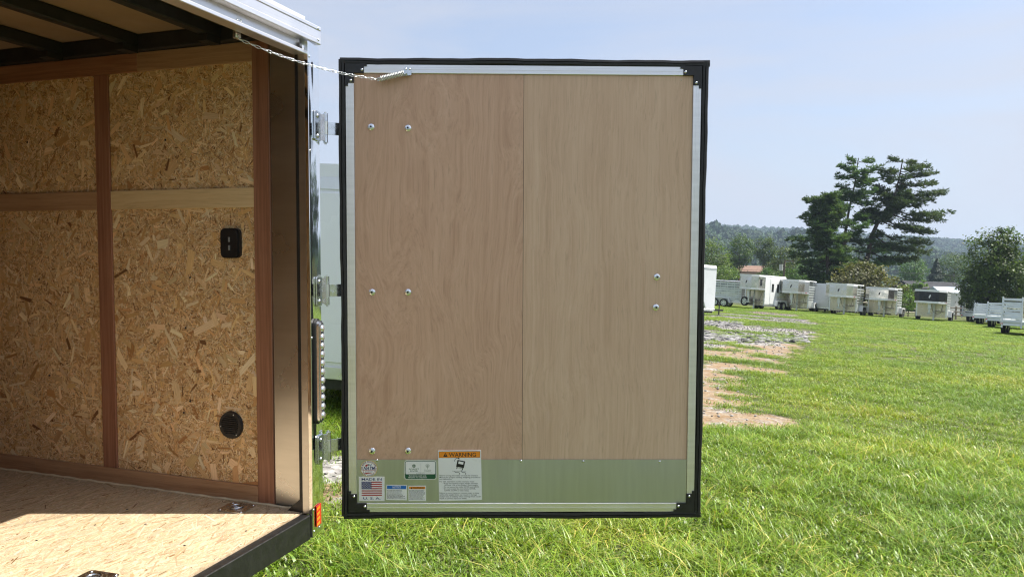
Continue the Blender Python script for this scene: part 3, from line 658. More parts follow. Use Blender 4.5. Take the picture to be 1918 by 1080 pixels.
# rear frame
part('corner_liner', lambda b: (b.box((-0.1595, -0.004, 0.001), (-0.041, 0.011, 1.62), 'liner_metal')), label='brownish satin metal liner in the rear corner')
part('weather_strip', lambda b: b.box((-0.040, -0.035, 0.001), (-0.0265, 0.010, 1.5525), 'black_rubber', 0.001))
part('door_jamb', lambda b: (b.box((-0.026, -0.036, -0.003), (-0.0008, 0.010, 1.552), 'liner_metal'), b.prism([(-0.088, 0.001), (-0.027, 0.001), (-0.027, 0.055)], -0.0372, -0.0362, 'black_plastic')), label='satin metal door jamb')
PA = math.radians(10.8); PO = np.array([0.0071, 0.0])
def PF(n, t): return (PO[0] + math.cos(PA) * n - math.sin(PA) * t, PO[1] + math.sin(PA) * n + math.cos(PA) * t)      # point on the slightly canted post face
def on_post(o): o.location = (PF(-0.0034, 0)[0], PF(-0.0034, 0)[1], 0); o.rotation_euler = (0, 0, PA); return o
def post(b):      # polished wrap: narrow return, canted rear face, rounded outer corner, side face
    P = [(0.0, -0.036), (0.0125, -0.036), PF(0, -0.0348)] + [PF(-0.0012 * (1 - (2 * t - 1) ** 2) * 0.5, -0.0348 + t * 0.088) for t in np.linspace(0, 1, 9)[1:]] + [PF(-0.0015, 0.0555), PF(-0.006, 0.0575), (-0.06, 0.060), (-0.06, 0.0445), (-0.025, 0.0115), (-0.0004, -0.0355)]
    b.prism(P, -0.083, 1.594, 'polished_stainless', 'xy')
cp = part('corner_post', post, label='mirror-polished stainless corner post')
for y, z in ((-0.029, 1.235), (-0.029, 0.605), (-0.029, 0.012), (-0.026, -0.064), (0.020, -0.066), (-0.028, 1.545)):
    part('screw', lambda b: b.dome((*PF(0, y), z), (1, 0.19, 0), 0.0045, 0.003, 'zinc', 10, 3), cp)
part('corner_post', lambda b: b.box((-0.06, YL - 0.05, -0.083), (0.004, YL + 0.036, 1.594), 'polished_stainless', 0.006), label='polished corner post on the near side')
hd = part('header', lambda b: (b.box((-0.045, YL + .036, 1.553), (0.002, -0.002, 1.5655), 'brushed_aluminium', 0.002), b.box((-0.04, YL + .036, 1.566), (-0.018, -0.0365, 1.6), 'liner_metal'), b.box((-0.05, YL - .05, 1.6005), (0.011, 0.047, 1.6185), 'brushed_aluminium', 0.002), b.box((-0.05, YL - .05, 1.6188), (0.0095, 0.0465, 1.646), 'brushed_aluminium'), b.box((-0.05, YL - .05, 1.6463), (0.012, 0.0475, 1.660), 'brushed_aluminium', 0.002)), label='aluminium header above the doorway')
for y, z in ((0.028, 1.651), (0.028, 1.613), (-0.33, 1.5795), (-0.345, 1.5795)): part('screw', lambda b: b.dome((0.0122 if z > 1.6 else -0.0178, y, z), (1, 0, 0), 0.0042, 0.0028, 'zinc', 10, 3), hd)
part('rear_sill', lambda b: (b.box((-0.0295, YL, -0.088), (0.006, -0.037, -0.0035), 'black_steel', 0.0025)), label='black painted steel sill under the doorway')
part('chassis_rail', lambda b: (b.box((XF - .9, -0.1, -0.10), (-0.031, -0.04, -0.02), 'black_steel'), b.box((XF - .1, YL + .04, -0.10), (-0.031, YL + .1, -0.02), 'black_steel'), *[b.box((x, YL + .101, -0.09), (x + .05, -0.101, -0.02), 'black_steel') for x in np.arange(-2.9, -0.2, 0.4)]))
# wheels of the trailer itself
def wheel_parts(parent, c, ax, R, w, rim='zinc_dull', name='wheel', hub=True):
    c = np.array(c, float); ax = unit(ax)
    def ty(b):
        n = 28; a = np.array([0, 0, 1.0]); u = unit(np.cross(ax, a)); prof = [(-.5, .68), (-.5, .92), (-.38, 1.0), (.38, 1.0), (.5, .92), (.5, .68)]; v = []; f = []
        for k in range(n):
            t = 6.2832 * k / n; e = math.cos(t) * u + math.sin(t) * a
            for p, r in prof: v.append(c + ax * p * w + e * r * R)
        m = len(prof)
        for k in range(n):
            for j in range(m): f.append((k * m + j, ((k + 1) % n) * m + j, ((k + 1) % n) * m + (j + 1) % m, k * m + (j + 1) % m))
        b.add(v, f, 'tyre_rubber', True)
    b = MB(); ty(b); o = b.build(name, parent, True)
    b = MB(); b.cyl(c - ax * w * .36, c + ax * w * .36, R * .675, rim, 24); 
    for k in range(6):
        u = unit(np.cross(ax, [0, 0, 1.0])); t = 6.2832 * k / 6
        for sg in (-1, 1): b.cyl(c + ax * w * .361 * sg + R * .42 * (math.cos(t) * u + math.sin(t) * np.array([0, 0, 1])), c + ax * w * .366 * sg + R * .42 * (math.cos(t) * u + math.sin(t) * np.array([0, 0, 1])), R * .11, 'tyre_rubber', 10)
    b.cyl(c - ax * w * .5, c + ax * w * .5, R * .17, rim, 14); b.build('rim', o); return o
gdn = MTW.T @ GN
def tz(x, y):      # field height seen in the trailer frame
    n = gdn; c = -1.41 + np.dot(n, CT); return (c - n[0] * x - n[1] * y) / n[2]
for y in (0.16, YL - 0.16): wheel_parts(TR, (-1.75, y, tz(-1.75, y) + 0.32), (0, 1, 0), 0.32, 0.2)
part('axle', lambda b: b.cyl((-1.75, 0.1, tz(-1.75, 0) + 0.32), (-1.75, YL - 0.1, tz(-1.75, YL) + 0.32), 0.03, 'black_steel'))
part('tongue', lambda b: (b.box((XF - 1.3, YL / 2 - .05, -0.10), (XF - .05, YL / 2 + .05, -0.02), 'black_steel'), b.cyl((XF - 1.1, YL / 2, -0.02), (XF - 1.1, YL / 2, tz(XF - 1.1, YL / 2)), 0.03, 'zinc')))
# tail light: clear oval lens with a row of domes
def capsule(y0, y1, z0, z1, n=8):
    r = (y1 - y0) / 2; cy_ = (y0 + y1) / 2
    return [(cy_ + r * math.cos(t), z1 - r + r * math.sin(t)) for t in np.linspace(0, math.pi, n)] + [(cy_ + r * math.cos(t), z0 + r + r * math.sin(t)) for t in np.linspace(math.pi, 2 * math.pi, n)]
tl = on_post(part('tail_light', lambda b: (b.prism(capsule(-0.020, 0.026, 0.303, 0.668), 0.0041, 0.012, 'black_rubber', 'yz'), b.prism(capsule(-0.015, 0.021, 0.309, 0.662), 0.0121, 0.022, 'lens_grey', 'yz'), b.prism(capsule(-0.011, 0.017, 0.315, 0.656), 0.0221, 0.027, 'lens_grey', 'yz')), label='clear oval tail light on the polished post'))
for k in range(11): part('lens_dome', lambda b: (b.dome((0.0271, 0.003, 0.335 + k * 0.030), (1, 0, 0), 0.0125, 0.008, 'clear_lens', 12, 4)), tl)
rf = on_post(part('reflector', lambda b: b.box((0.0041, -0.013, -0.055), (0.0075, 0.027, 0.018), 'red_lens', 0.001), label='red and amber striped reflector'))
for k in range(4): part('stripe', lambda b: b.prism([(-0.011, -0.052 + k * 0.018), (0.014, -0.049 + k * 0.018), (0.014, -0.040 + k * 0.018), (-0.011, -0.043 + k * 0.018)], 0.0076, 0.0082, 'amber_lens', 'yz'), rf)

# ------------------------------------------------------------------ the rear door, swung wide open (own frame: x along the door, y outwards, z up)
DA = math.radians(19.6)
b = MB(); b.box((-0.030, 0.0030, -0.036), (1.213, 0.030, 1.548), 'black_plastic'); b.box((-0.030, 0.0302, -0.036), (1.213, 0.036, 1.548), 'white_paint'); DOOR = b.build('door', TR); DOOR['label'] = 'rear door with plywood inner face, black rubber seal and aluminium frame'
DOOR.location = (0.0968, 0.1161, 0); DOOR.rotation_euler = (0, 0, DA)
def dpart(name, fn, label=None): return part(name, fn, DOOR, label)
dpart('plywood_panel', lambda b: b.box((0.0, 0.0, 0.10), (0.5903, 0.0029, 1.515), 'plywood_pink'), 'pinkish plywood panel'); dpart('plywood_panel', lambda b: b.box((0.5918, 0.0, 0.10), (1.183, 0.0029, 1.515), 'plywood_tan'), 'lighter tan plywood panel')
dpart('kick_plate', lambda b: b.box((0.0005, -0.0022, -0.001), (1.1825, -0.0004, 0.1565), 'kick_aluminium'), 'satin aluminium kick plate carrying stickers')
def rail(name, x0, x1, z0, z1, vert):
    def fn(b):
        b.box((x0, -0.0035, z0), (x1, 0.0029, z1), 'brushed_aluminium', 0.0008)
        if vert:
            w = x1 - x0; out = x0 if x0 < .5 else x1; s = 1 if x0 < .5 else -1
            b.box((out + s * 0.009, -0.0052, z0), (out + s * (w - 0.0005), -0.0036, z1), 'brushed_aluminium', 0.0006); b.box((out + s * 0.016, -0.0062, z0), (out + s * 0.0175, -0.0053, z1), 'brushed_aluminium')
        else:
            out = z0 if z0 < .5 else z1; s = 1 if z0 < .5 else -1
            b.box((x0, -0.0052, out + s * 0.009), (x1, -0.0036, out + s * (z1 - z0 - 0.0005)), 'brushed_aluminium', 0.0006); b.box((x0, -0.0062, out + s * 0.016), (x1, -0.0053, out + s * 0.0175), 'brushed_aluminium')
    dpart(name, fn)
rail('frame_rail', -0.029, -0.0005, 0.03, 1.482, True); rail('frame_rail', 1.1835, 1.212, 0.03, 1.482, True); rail('frame_rail', 0.034, 1.149, 1.5155, 1.5455, False); rail('frame_rail', 0.034, 1.149, -0.0335, -0.0015, False)
for cx, cz, sx, sz in ((0, 1.5155, 1, 1), (1.183, 1.5155, -1, 1), (0, -0.0015, 1, -1), (1.183, -0.0015, -1, -1)):
    def bracket(b):      # stepped L of black plastic
        L = [(-0.0295, 0.0315), (0.0455, 0.0315), (0.0455, 0.0235), (0.0355, 0.0235), (0.0355, 0.0), (0.0, 0.0), (0.0, -0.0345), (-0.0205, -0.0345), (-0.0205, -0.0445), (-0.0295, -0.0445)]
        b.prism([(cx + sx * u, cz + sz * v) for u, v in L], -0.0085, 0.0028, 'black_plastic')
    o = dpart('corner_bracket', bracket)
    # bolts sit in the brackets and hold them to the frame
    for u, v in ((0.029, 0.0105), (-0.0095, -0.026)): dpart('bracket_screw', lambda b: b.dome((cx + sx * u, -0.0085, cz + sz * v), (0, -1, 0), 0.0048, 0.0032, 'zinc', 10, 3))
def seal(b):
    def strip(p0, p1, off, seedv):
        p0 = np.array(p0, float); p1 = np.array(p1, float); n = 40; d = unit(p1 - p0); w = np.array([-d[1], d[0]]); prof = [(-.0115, .033), (-.0115, -.002), (-.008, -.007), (-.0005, -.0075), (.0008, -.004), (.0022, -.0075), (.010, -.0065), (.0118, -.001), (.0118, .033)]
        v = []; f = []
        for i in range(n + 1):
            t = i / n; q = p0 + (p1 - p0) * t; wob = 0.0016 * math.sin(t * 9 + seedv) + 0.0009 * math.sin(t * 31 + seedv * 2) + 0.0006 * math.sin(t * 77 + seedv)
            for (a, y) in prof: v.append((q[0] + w[0] * (a + wob), y, q[1] + w[1] * (a + wob)))
        m = len(prof)
        for i in range(n):
            for j in range(m - 1): f.append((i * m + j, i * m + j + 1, (i + 1) * m + j + 1, (i + 1) * m + j))
            f.append((i * m + m - 1, i * m, (i + 1) * m, (i + 1) * m + m - 1))
        f += [tuple(range(m)), tuple(range((n + 1) * m - 1, n * m - 1, -1))]
        b.add(v, f, 'black_rubber')
    strip((-0.041, -0.048), (-0.041, 1.562), 0, 1.0); strip((1.2245, -0.053), (1.2245, 1.566), 0, 2.3); strip((-0.047, 1.5575), (1.240, 1.5575), 0, 3.7); strip((-0.047, -0.0455), (1.236, -0.0455), 0, 5.2)
dpart('rubber_seal', seal, 'black bulb rubber seal round the door edge')
for x, z in ((0.0584, 1.331), (0.1868, 1.328), (0.0585, 0.7548), (0.1848, 0.7551), (0.055, 0.1873), (0.1827, 0.1878), (1.0662, 0.8114), (1.064, 0.7037)):
    dpart('bolt', lambda b: (b.cyl((x, 0.0, z), (x, -0.0018, z), 0.0122, 'zinc_bright', 20, 0.0112), b.dome((x, -0.0018, z), (0, -1, 0), 0.0112, 0.0022, 'zinc_bright', 20, 4), b.cyl((x, -0.0036, z), (x, -0.0085, z), 0.0064, 'zinc', 6, 0.0058, True, False), b.cyl((x, -0.0085, z), (x, -0.0115, z), 0.0034, 'black_steel', 10)))
for x, z in ((0.072, 0.1535), (0.587, 0.1515), (0.8104, 0.150), (1.0854, 0.149)): dpart('rivet', lambda b: b.dome((x, -0.0023, z), (0, -1, 0), 0.0048, 0.003, 'zinc', 10, 3))
dpart('rivet', lambda b: (b.dome((1.142, 0, 1.50), (0, -1, 0), 0.002, 0.001, 'zinc', 8, 2)))
# hinges: leaf on the post, barrel, strap running to the outside of the door
for hz_ in (1.325, 0.760, 0.208):
    ax, ay = 0.006, 0.082; PM = Matrix.Translation((*PF(-0.0034, 0), 0)) @ Matrix.Rotation(PA, 4, 'Z')
    h = part('hinge', lambda b: (b.prism(rrect(0.006, 0.050, hz_ - 0.050, hz_ + 0.050, 0.006, 4), 0.0040, 0.0090, 'zinc', 'yz', PM), b.prism([PF(0.0006, 0.0495), PF(0.0055, 0.0495), (ax + .004, ay - .012), (ax - .004, ay - .012)], hz_ - 0.045, hz_ + 0.045, 'zinc', 'xy')))
    part('barrel', lambda b: (b.cyl((ax, ay - .006, hz_ - 0.05), (ax, ay - .006, hz_ - 0.0235), 0.0088, 'zinc', 16), b.cyl((ax, ay - .006, hz_ + 0.0235), (ax, ay - .006, hz_ + 0.05), 0.0088, 'zinc', 16), b.cyl((ax, ay - .006, hz_ - 0.0225), (ax, ay - .006, hz_ + 0.0225), 0.0094, 'zinc_dull', 16), b.cyl((ax, ay - .006, hz_ - 0.056), (ax, ay - .006, hz_ + 0.055), 0.004, 'zinc_dull', 10)), h)
    for z in (hz_ - 0.034, hz_ + 0.034): part('hinge_bolt', lambda b: b.dome((*PF(0.0056, 0.026), z), (1, .19, 0), 0.0078, 0.005, 'zinc', 12, 4), h)
    def strap(b):
        c, s = math.cos(DA), math.sin(DA); T = lambda x, y: (0.0968 + c * x - s * y, 0.1161 + s * x + c * y)
        q = [(ax + .006, ay - .004), T(-0.0545, 0.016), T(-0.0545, 0.0368), T(0.24, 0.0368), T(0.24, 0.0405), T(-0.058, 0.0405), T(-0.058, 0.019), (ax + .004, ay + .001)]
        b.prism(q, hz_ - 0.0215, hz_ + 0.0215, 'zinc', 'xy')
    part('strap', strap, h)
# door chain: bracket in the header, twisted links, spring on the door
c, s = math.cos(DA), math.sin(DA)
def DT(x, y, z): return np.array([0.0968 + c * x - s * y, 0.1161 + s * x + c * y, z])
A0 = np.array([-0.060, -0.298, 1.540]); B0 = DT(0.088, -0.022, 1.490); S1 = DT(0.180, -0.020, 1.514)
cb = part('chain_bracket', lambda b: (b.box((-0.068, -0.309, 1.538), (-0.052, -0.285, 1.562), 'zinc', 0.003), b.cyl((-0.07, -0.297, 1.545), (-0.05, -0.297, 1.545), 0.006, 'zinc', 10)), label='steel bracket holding the door chain')
ts = np.linspace(0, 1, 400); path = A0[None] * (1 - ts)[:, None] + B0[None] * ts[:, None]; path[:, 2] -= 0.018 * 4 * ts * (1 - ts)
seg = np.r_[0, np.cumsum(np.linalg.norm(np.diff(path, axis=0), axis=1))]; NL = int(seg[-1] / 0.0185)
lm = MB(); lm.tube([(0.0118 * math.cos(t), 0.0036 * math.sin(t), 0.0012 * math.sin(2 * t)) for t in np.linspace(0, 6.2832, 17)[:-1]], 0.001, 'zinc', 6, True)
l0 = lm.build('chain_link', cb)
for k in range(NL):
    u0 = seg[-1] * (k + .5) / NL; p = np.array([np.interp(u0, seg, path[:, i]) for i in range(3)]); p2 = np.array([np.interp(u0 + .004, seg, path[:, i]) for i in range(3)])
    o = l0 if k == 0 else l0.copy()
    if k: COL.objects.link(o); o.parent = cb
    o.rotation_mode = 'QUATERNION'; o.rotation_quaternion = Vector(p2 - p).to_track_quat('X', 'Z') @ Matrix.Rotation((k % 2) * 1.35 + 0.5 + k * 0.05, 3, 'X').to_quaternion(); o.location = p
dv = unit(S1 - B0); su = unit(np.cross(dv, [0, 0, 1])); sw_ = np.cross(dv, su); NT_ = 15
sp = part('spring', lambda b: b.tube([B0 + (S1 - B0) * (0.06 + 0.88 * t) + 0.0092 * (math.cos(t * NT_ * 6.2832) * su + math.sin(t * NT_ * 6.2832) * sw_) for t in np.linspace(0, 1, NT_ * 12)], 0.0017, 'zinc_dull', 6), label='steel coil spring at the end of the door chain')
part('draw_bar', lambda b: (b.tube([B0 - dv * .004 + sw_ * .004, S1 + sw_ * .004, S1 + dv * .006], 0.0017, 'zinc', 6), b.tube([B0 - dv * .004 - sw_ * .004, S1 - sw_ * .004, S1 + dv * .006], 0.0017, 'zinc', 6)), sp)
def plate(b):
    b.prism([(0.170, 1.505), (0.200, 1.508), (0.201, 1.536), (0.176, 1.537)], -0.0115, -0.0055, 'zinc'); b.cyl((0.182, -0.0085, 1.514), (0.182, -0.026, 1.514), 0.005, 'zinc', 10)
    for x in (0.1815, 0.1945): b.dome((x, -0.0115, 1.5285), (0, -1, 0), 0.0042, 0.004, 'zinc', 10, 3)
dpart('spring_plate', plate)

# ------------------------------------------------------------------ stickers on the door (one sheet each, printing laid on it)
def text_into(b, body, x, z, size, y, mat, align='LEFT', shear=0.0, bold=0.0, width=None, rot=0.0, spacing=1.0):
    cu = bpy.data.curves.new('t', 'FONT'); cu.body = body; cu.size = size; cu.align_x = align; cu.shear = shear; cu.offset = bold * size * 0.9; cu.resolution_u = 2; cu.space_character = spacing
    ob = bpy.data.objects.new('t', cu); COL.objects.link(ob); dg = bpy.context.evaluated_depsgraph_get(); dg.update(); me = bpy.data.meshes.new_from_object(ob.evaluated_get(dg))
    V = np.array([v.co[:] for v in me.vertices]); F = [tuple(p.vertices) for p in me.polygons]
    bpy.data.objects.remove(ob); bpy.data.curves.remove(cu); bpy.data.meshes.remove(me)
    if len(V) == 0: return
    if width:
        w0 = V[:, 0].max() - V[:, 0].min(); k = width / w0; V[:, 0] *= k
    cr_, sr = math.cos(rot), math.sin(rot)
    b.add([(x + p[0] * cr_ - p[1] * sr, y, z + p[0] * sr + p[1] * cr_) for p in V], F, mat)
YS = -0.0028; YP = YS - 0.0003; YQ = YS - 0.0005
def rect(b, x0, x1, z0, z1, y, mat, rot=0.0): b.add([(x0, y, z0), (x1, y, z0), (x1, y, z1), (x0, y, z1)], [(0, 1, 2, 3)], mat)
def poly(b, P, y, mat): b.add([(p[0], y, p[1]) for p in P], [tuple(range(len(P)))], mat)
def sheet(b, P, mat='sticker_white', y0=-0.0021): b.prism(P, YS, y0, mat)
def fine_print(b, x0, x1, z, h, mat='ink_grey', dens=0.85, y=YP):
    x = x0
    while x < x1:
        w = random.uniform(0.0015, 0.0048); w = min(w, x1 - x); rect(b, x, x + w * 0.86, z, z + h, y, mat); x += w + 0.0008
def s_flag(b):
    x0, x1, z0, z1 = 0.0075, 0.099, 0.0065, 0.095; sheet(b, [(x0, z0), (x1, z0), (x1, z1), (x0, z1)])
    text_into(b, 'MADE IN', (x0 + x1) / 2, z1 - 0.0135, 0.0125, YP, 'ink_navy', 'CENTER', 0, 0.012, 0.072); text_into(b, 'U. S. A.', (x0 + x1) / 2, z0 + 0.006, 0.0115, YP, 'ink_navy', 'CENTER', 0, 0.012, 0.062)
    fx0, fx1, fz0, fz1 = x0 + 0.0095, x1 - 0.0095, z0 + 0.0195, z1 - 0.0175; hh = (fz1 - fz0) / 13
    for k in range(0, 13, 2): rect(b, fx0, fx1, fz0 + k * hh, fz0 + (k + 1) * hh, YP, 'ink_red')
    cw = (fx1 - fx0) * 0.49; rect(b, fx0, fx0 + cw, fz1 - 7 * hh, fz1, YQ, 'ink_navy')
    for r in range(9):
        for k in range(6 if r % 2 == 0 else 5):
            cx = fx0 + cw * ((k + 0.5 + (0.5 if r % 2 else 0)) / 6); cz = fz1 - 7 * hh * ((r + 0.5) / 9)
            poly(b, [(cx + (0.0017 if q % 2 == 0 else 0.0007) * math.sin(q * math.pi / 5), cz + (0.0017 if q % 2 == 0 else 0.0007) * math.cos(q * math.pi / 5)) for q in range(10)], YQ - 0.0002, 'sticker_white')
dpart('sticker', s_flag, 'square white sticker with a flag reading MADE IN U.S.A.')
def circ(cx, cz, r, n=40, a0=0, a1=6.2832): return [(cx + r * math.cos(t), cz + r * math.sin(t)) for t in np.linspace(a0, a1, n + 1)[:-1]]
def s_round(b):
    cx, cz = 0.0435, 0.1245; sheet(b, circ(cx, cz, 0.0305), 'ink_gold'); poly(b, circ(cx, cz, 0.0285), YP, 'sticker_white'); poly(b, circ(cx, cz, 0.0232), YP - .0001, 'ink_red'); poly(b, circ(cx, cz, 0.0222), YP - .0002, 'sticker_white')
    for k in range(40):
        t = 6.2832 * k / 40
        if random.random() < .85: q = 0.0024; poly(b, [(cx + (0.0258 + du) * math.cos(t + dt), cz + (0.0258 + du) * math.sin(t + dt)) for du, dt in ((-q * .7, -.045), (q * .7, -.045), (q * .7, .045), (-q * .7, .045))], YP - .0001, 'ink_black')
    poly(b, [(cx - .013, cz + .012), (cx - .005, cz + .017), (cx - .004, cz + .010), (cx - .012, cz + .006)], YP - .0003, 'ink_red'); poly(b, [(cx - .004, cz + .0105), (cx + .003, cz + .0105), (cx + .002, cz + .0165), (cx - .003, cz + .0165)], YP - .0003, 'ink_grey'); poly(b, [(cx + .004, cz + .009), (cx + .008, cz + .017), (cx + .010, cz + .016), (cx + .007, cz + .009)], YP - .0003, 'ink_navy')
    text_into(b, 'NATM', cx, cz - .0045, 0.0165, YP - .0004, 'ink_navy', 'CENTER', 0.3, 0.03, 0.042); rect(b, cx - .021, cx + .021, cz - .008, cz - .0062, YP - .0003, 'ink_red')
    fine_print(b, cx - .014, cx + .014, cz - .0125, .002, 'ink_navy', y=YP - .0003); poly(b, [(cx - .010, cz - .019), (cx + .012, cz - .0165), (cx + .006, cz - .0145), (cx - .016, cz - .015)], YP - .0003, 'ink_red')
dpart('sticker', s_round, 'round white sticker with gold rim and NATM lettering')
def s_green(b):
    x0, x1, z0, z1 = 0.170, 0.284, 0.0845, 0.1535; sheet(b, rrect(x0, x1, z0, z1, 0.008)); poly(b, rrect(x0 + .002, x1 - .002, z0 + .002, z1 - .002, .0065), YP, 'ink_green'); poly(b, rrect(x0 + .0042, x1 - .0042, z0 + .0195, z1 - .0042, .004), YP - .0001, 'sticker_white')
    cx = x0 + 0.034
    poly(b, circ(cx, z1 - .0195, .0062, 16), YP - .0002, 'ink_green'); rect(b, cx - .0007, cx + .0007, z1 - .0255, z1 - .0138, YP - .0003, 'sticker_white'); rect(b, cx - .006, cx + .006, z1 - .0200, z1 - .0190, YP - .0003, 'sticker_white')
    text_into(b, 'FOREST', cx, z1 - .0335, .0072, YP - .0002, 'ink_green', 'CENTER', 0, .012, .036); text_into(b, 'RIVER', cx, z1 - .040, .0066, YP - .0002, 'ink_green', 'CENTER', 0, .012, .028)
    rect(b, x0 + .0585, x0 + .059, z1 - .040, z1 - .010, YP - .0002, 'ink_grey'); tx = x0 + .0825
    for dx, dz in ((-.004, 0), (.004, 0), (0, .003), (-.002, -.004), (.0025, -.0035)):
        o = circ(tx + dx, z1 - .018 + dz, .0032, 12); i_ = circ(tx + dx, z1 - .018 + dz, .0025, 12)
        b.add([(p[0], YP - .0002, p[1]) for p in o + i_], [(k, (k + 1) % 12, 12 + (k + 1) % 12, 12 + k) for k in range(12)], 'ink_green')
    rect(b, tx - .0005, tx + .0005, z1 - .031, z1 - .020, YP - .0002, 'ink_green'); text_into(b, 'Care Camps', tx, z1 - .0355, .005, YP - .0002, 'ink_green', 'CENTER', .1, 0, .026); text_into(b, 'Foundation', tx, z1 - .0395, .0042, YP - .0002, 'ink_green', 'CENTER', 0, 0, .024)
    fine_print(b, x0 + .014, x1 - .014, z0 + .0245, .0013, y=YP - .0002); fine_print(b, x0 + .042, x1 - .042, z0 + .0212, .0012, y=YP - .0002)
    text_into(b, 'PROVIDING HOPE AND', x0 + .047, z0 + .0115, .0062, YP - .0002, 'sticker_white', 'CENTER', 0, .015, .062); text_into(b, 'HEALING TO CHILDREN', x0 + .047, z0 + .0055, .0062, YP - .0002, 'sticker_white', 'CENTER', 0, .015, .066)
dpart('sticker', s_green, 'white and dark green rounded sticker with two small emblems')
def s_notice(b):
    x0, x1, z0, z1 = 0.1045, 0.178, 0.0095, 0.0655; sheet(b, [(x0, z0 + .0008), (x1, z0 - .0004), (x1 + .0012, z1 - .0012), (x0 + .001, z1)]); poly(b, [(x0 + .0028, z1 - .0148), (x1 - .002, z1 - .0156), (x1 - .0016, z1 - .0034), (x0 + .0034, z1 - .0026)], YP, 'ink_blue')
    text_into(b, 'NOTICE', (x0 + x1) / 2, z1 - .0122, .0105, YQ, 'sticker_white', 'CENTER', .25, .012, .031)
    for k in range(8): fine_print(b, x0 + .003, x1 - random.uniform(.003, .022), z0 + .0345 - k * .0042, .0017, 'ink_black')
dpart('sticker', s_notice, 'small white sticker with blue NOTICE band')
def s_warn2(b):
    x0, x1, z0, z1 = 0.1842, 0.2465, 0.0065, 0.0625; sheet(b, [(x0, z0), (x1, z0), (x1, z1), (x0, z1 - .0006)]); rect(b, x0 + .0025, x1 - .0025, z1 - .0125, z1 - .0035, YP, 'ink_orange')
    text_into(b, 'WARNING', (x0 + x1) / 2 + .0045, z1 - .0112, .0093, YQ, 'ink_black', 'CENTER', 0, .015, .041); poly(b, [(x0 + .0075, z1 - .0112), (x0 + .0145, z1 - .0112), (x0 + .011, z1 - .0045)], YQ, 'ink_black')
    for k in range(11): fine_print(b, x0 + .003, x1 - random.uniform(.002, .012), z0 + .0385 - k * .0034, .0014, 'ink_black')
dpart('sticker', s_warn2, 'small white sticker with orange WARNING band')
def s_warn(b):
    x0, x1, z0, z1 = 0.291, 0.4465, 0.0065, 0.1905; sheet(b, [(x0 + .003, z0), (x1 + .0005, z0 + .004), (x1 - .003, z1), (x0 - .001, z1 - .0015)], y0=-0.0004); 
    poly(b, [(x0 + .002, z1 - .0275), (x1 - .0055, z1 - .0265), (x1 - .006, z1 - .003), (x0 + .0015, z1 - .0045)], YP, 'ink_black'); poly(b, [(x0 + .003, z1 - .0265), (x1 - .0065, z1 - .0255), (x1 - .007, z1 - .004), (x0 + .0025, z1 - .0055)], YP - .0001, 'ink_orange')
    text_into(b, 'WARNING', x0 + .087, z1 - .0228, .0205, YQ, 'ink_black', 'CENTER', 0, .012, .097, 0.007); poly(b, [(x0 + .0175, z1 - .0232), (x0 + .0335, z1 - .0232), (x0 + .0255, z1 - .0085)], YQ, 'ink_black'); rect(b, x0 + .0248, x0 + .0262, z1 - .0195, z1 - .0125, YQ - .0002, 'ink_orange')
    cx, cz = x0 + .080, z1 - .050; M2 = lambda u, v, a=-0.2: (cx + u * math.cos(a) - v * math.sin(a), cz + u * math.sin(a) + v * math.cos(a))
    poly(b, [M2(-.014, -.012), M2(.014, -.012), M2(.014, .013), M2(-.014, .013)], YP, 'ink_black'); poly(b, [M2(-.009, 0), M2(.009, 0), M2(.009, .009), M2(-.009, .009)], YQ, 'sticker_white')
    for u in (-.012, .009): poly(b, [M2(u, -.020), M2(u + .003, -.020), M2(u + .003, -.012), M2(u, -.012)], YP, 'ink_black')
    poly(b, [M2(-.012, -.0155), M2(.012, -.0155), M2(.012, -.0145), M2(-.012, -.0145)], YP, 'ink_black')
    def line(P, w=.0016):
        for (a, b_), (c_, d_) in zip(P[:-1], P[1:]):
            L = math.hypot(c_ - a, d_ - b_); nx_, nz_ = -(d_ - b_) / L * w / 2, (c_ - a) / L * w / 2; poly(b, [(a - nx_, b_ - nz_), (c_ - nx_, d_ - nz_), (c_ + nx_, d_ + nz_), (a + nx_, b_ + nz_)], YP, 'ink_black')
    line([(cx - .030, cz - .025), (cx + .020, cz - .025)], .0008); line([(cx - .022, cz - .0262), (cx - .018, cz - .030), (cx - .006, cz - .0305), (cx - .003, cz - .034), (cx - .006, cz - .0375)]); line([(cx + .002, cz - .022), (cx + .005, cz - .030), (cx + .016, cz - .0305), (cx + .019, cz - .034), (cx + .016, cz - .0375)])
    line([(cx - .022 + .0 + .012 * (1 - math.cos(t)), cz + .010 + .012 * math.sin(t)) for t in np.linspace(0, 1.9, 8)]); poly(b, [(cx - .0025, cz + .0185), (cx - .0085, cz + .0255), (cx - .0095, cz + .0185)], YP, 'ink_black')
    T = [("Before towing this trailer consult the Owner's", 0, .137), ('Manual for proper loading, weighing procedures', 0, .146), ('and definitions.', 0, .045), None, ('For safe operation on the road you must:', 0, .124), ('\u2022 Keep the loaded tongue weight between', .012, .125), ("10% and 15% of the trailer's total weight.", .017, .120), ('\u2022 Do not exceed the trailer GVWR and GAWR.', .012, .130), ('\u2022 Do not exceed the tow vehicle GVWR,', .012, .117), ('GAWR, GCWR or hitch rating.', .017, .088), None, ('Failure to move cargo or remove cargo to keep', 0, .141), ('within the weight limits can result in damage', 0, .134), ('and/or loss of stability when towing which could', 0, .147), ('result in serious injury or death.', 0, .098)]
    z = z0 + .0905
    for t in T:
        if t is None: z -= .0022; continue
        text_into(b, t[0], x0 + .004 + t[1] + .1e-3, z, .0066, YP, 'ink_navy' if 0 else 'ink_black', 'LEFT', 0, .006, t[2]); z -= .00655
dpart('sticker', s_warn, 'large white sticker with orange WARNING band and tilting trailer pictogram')

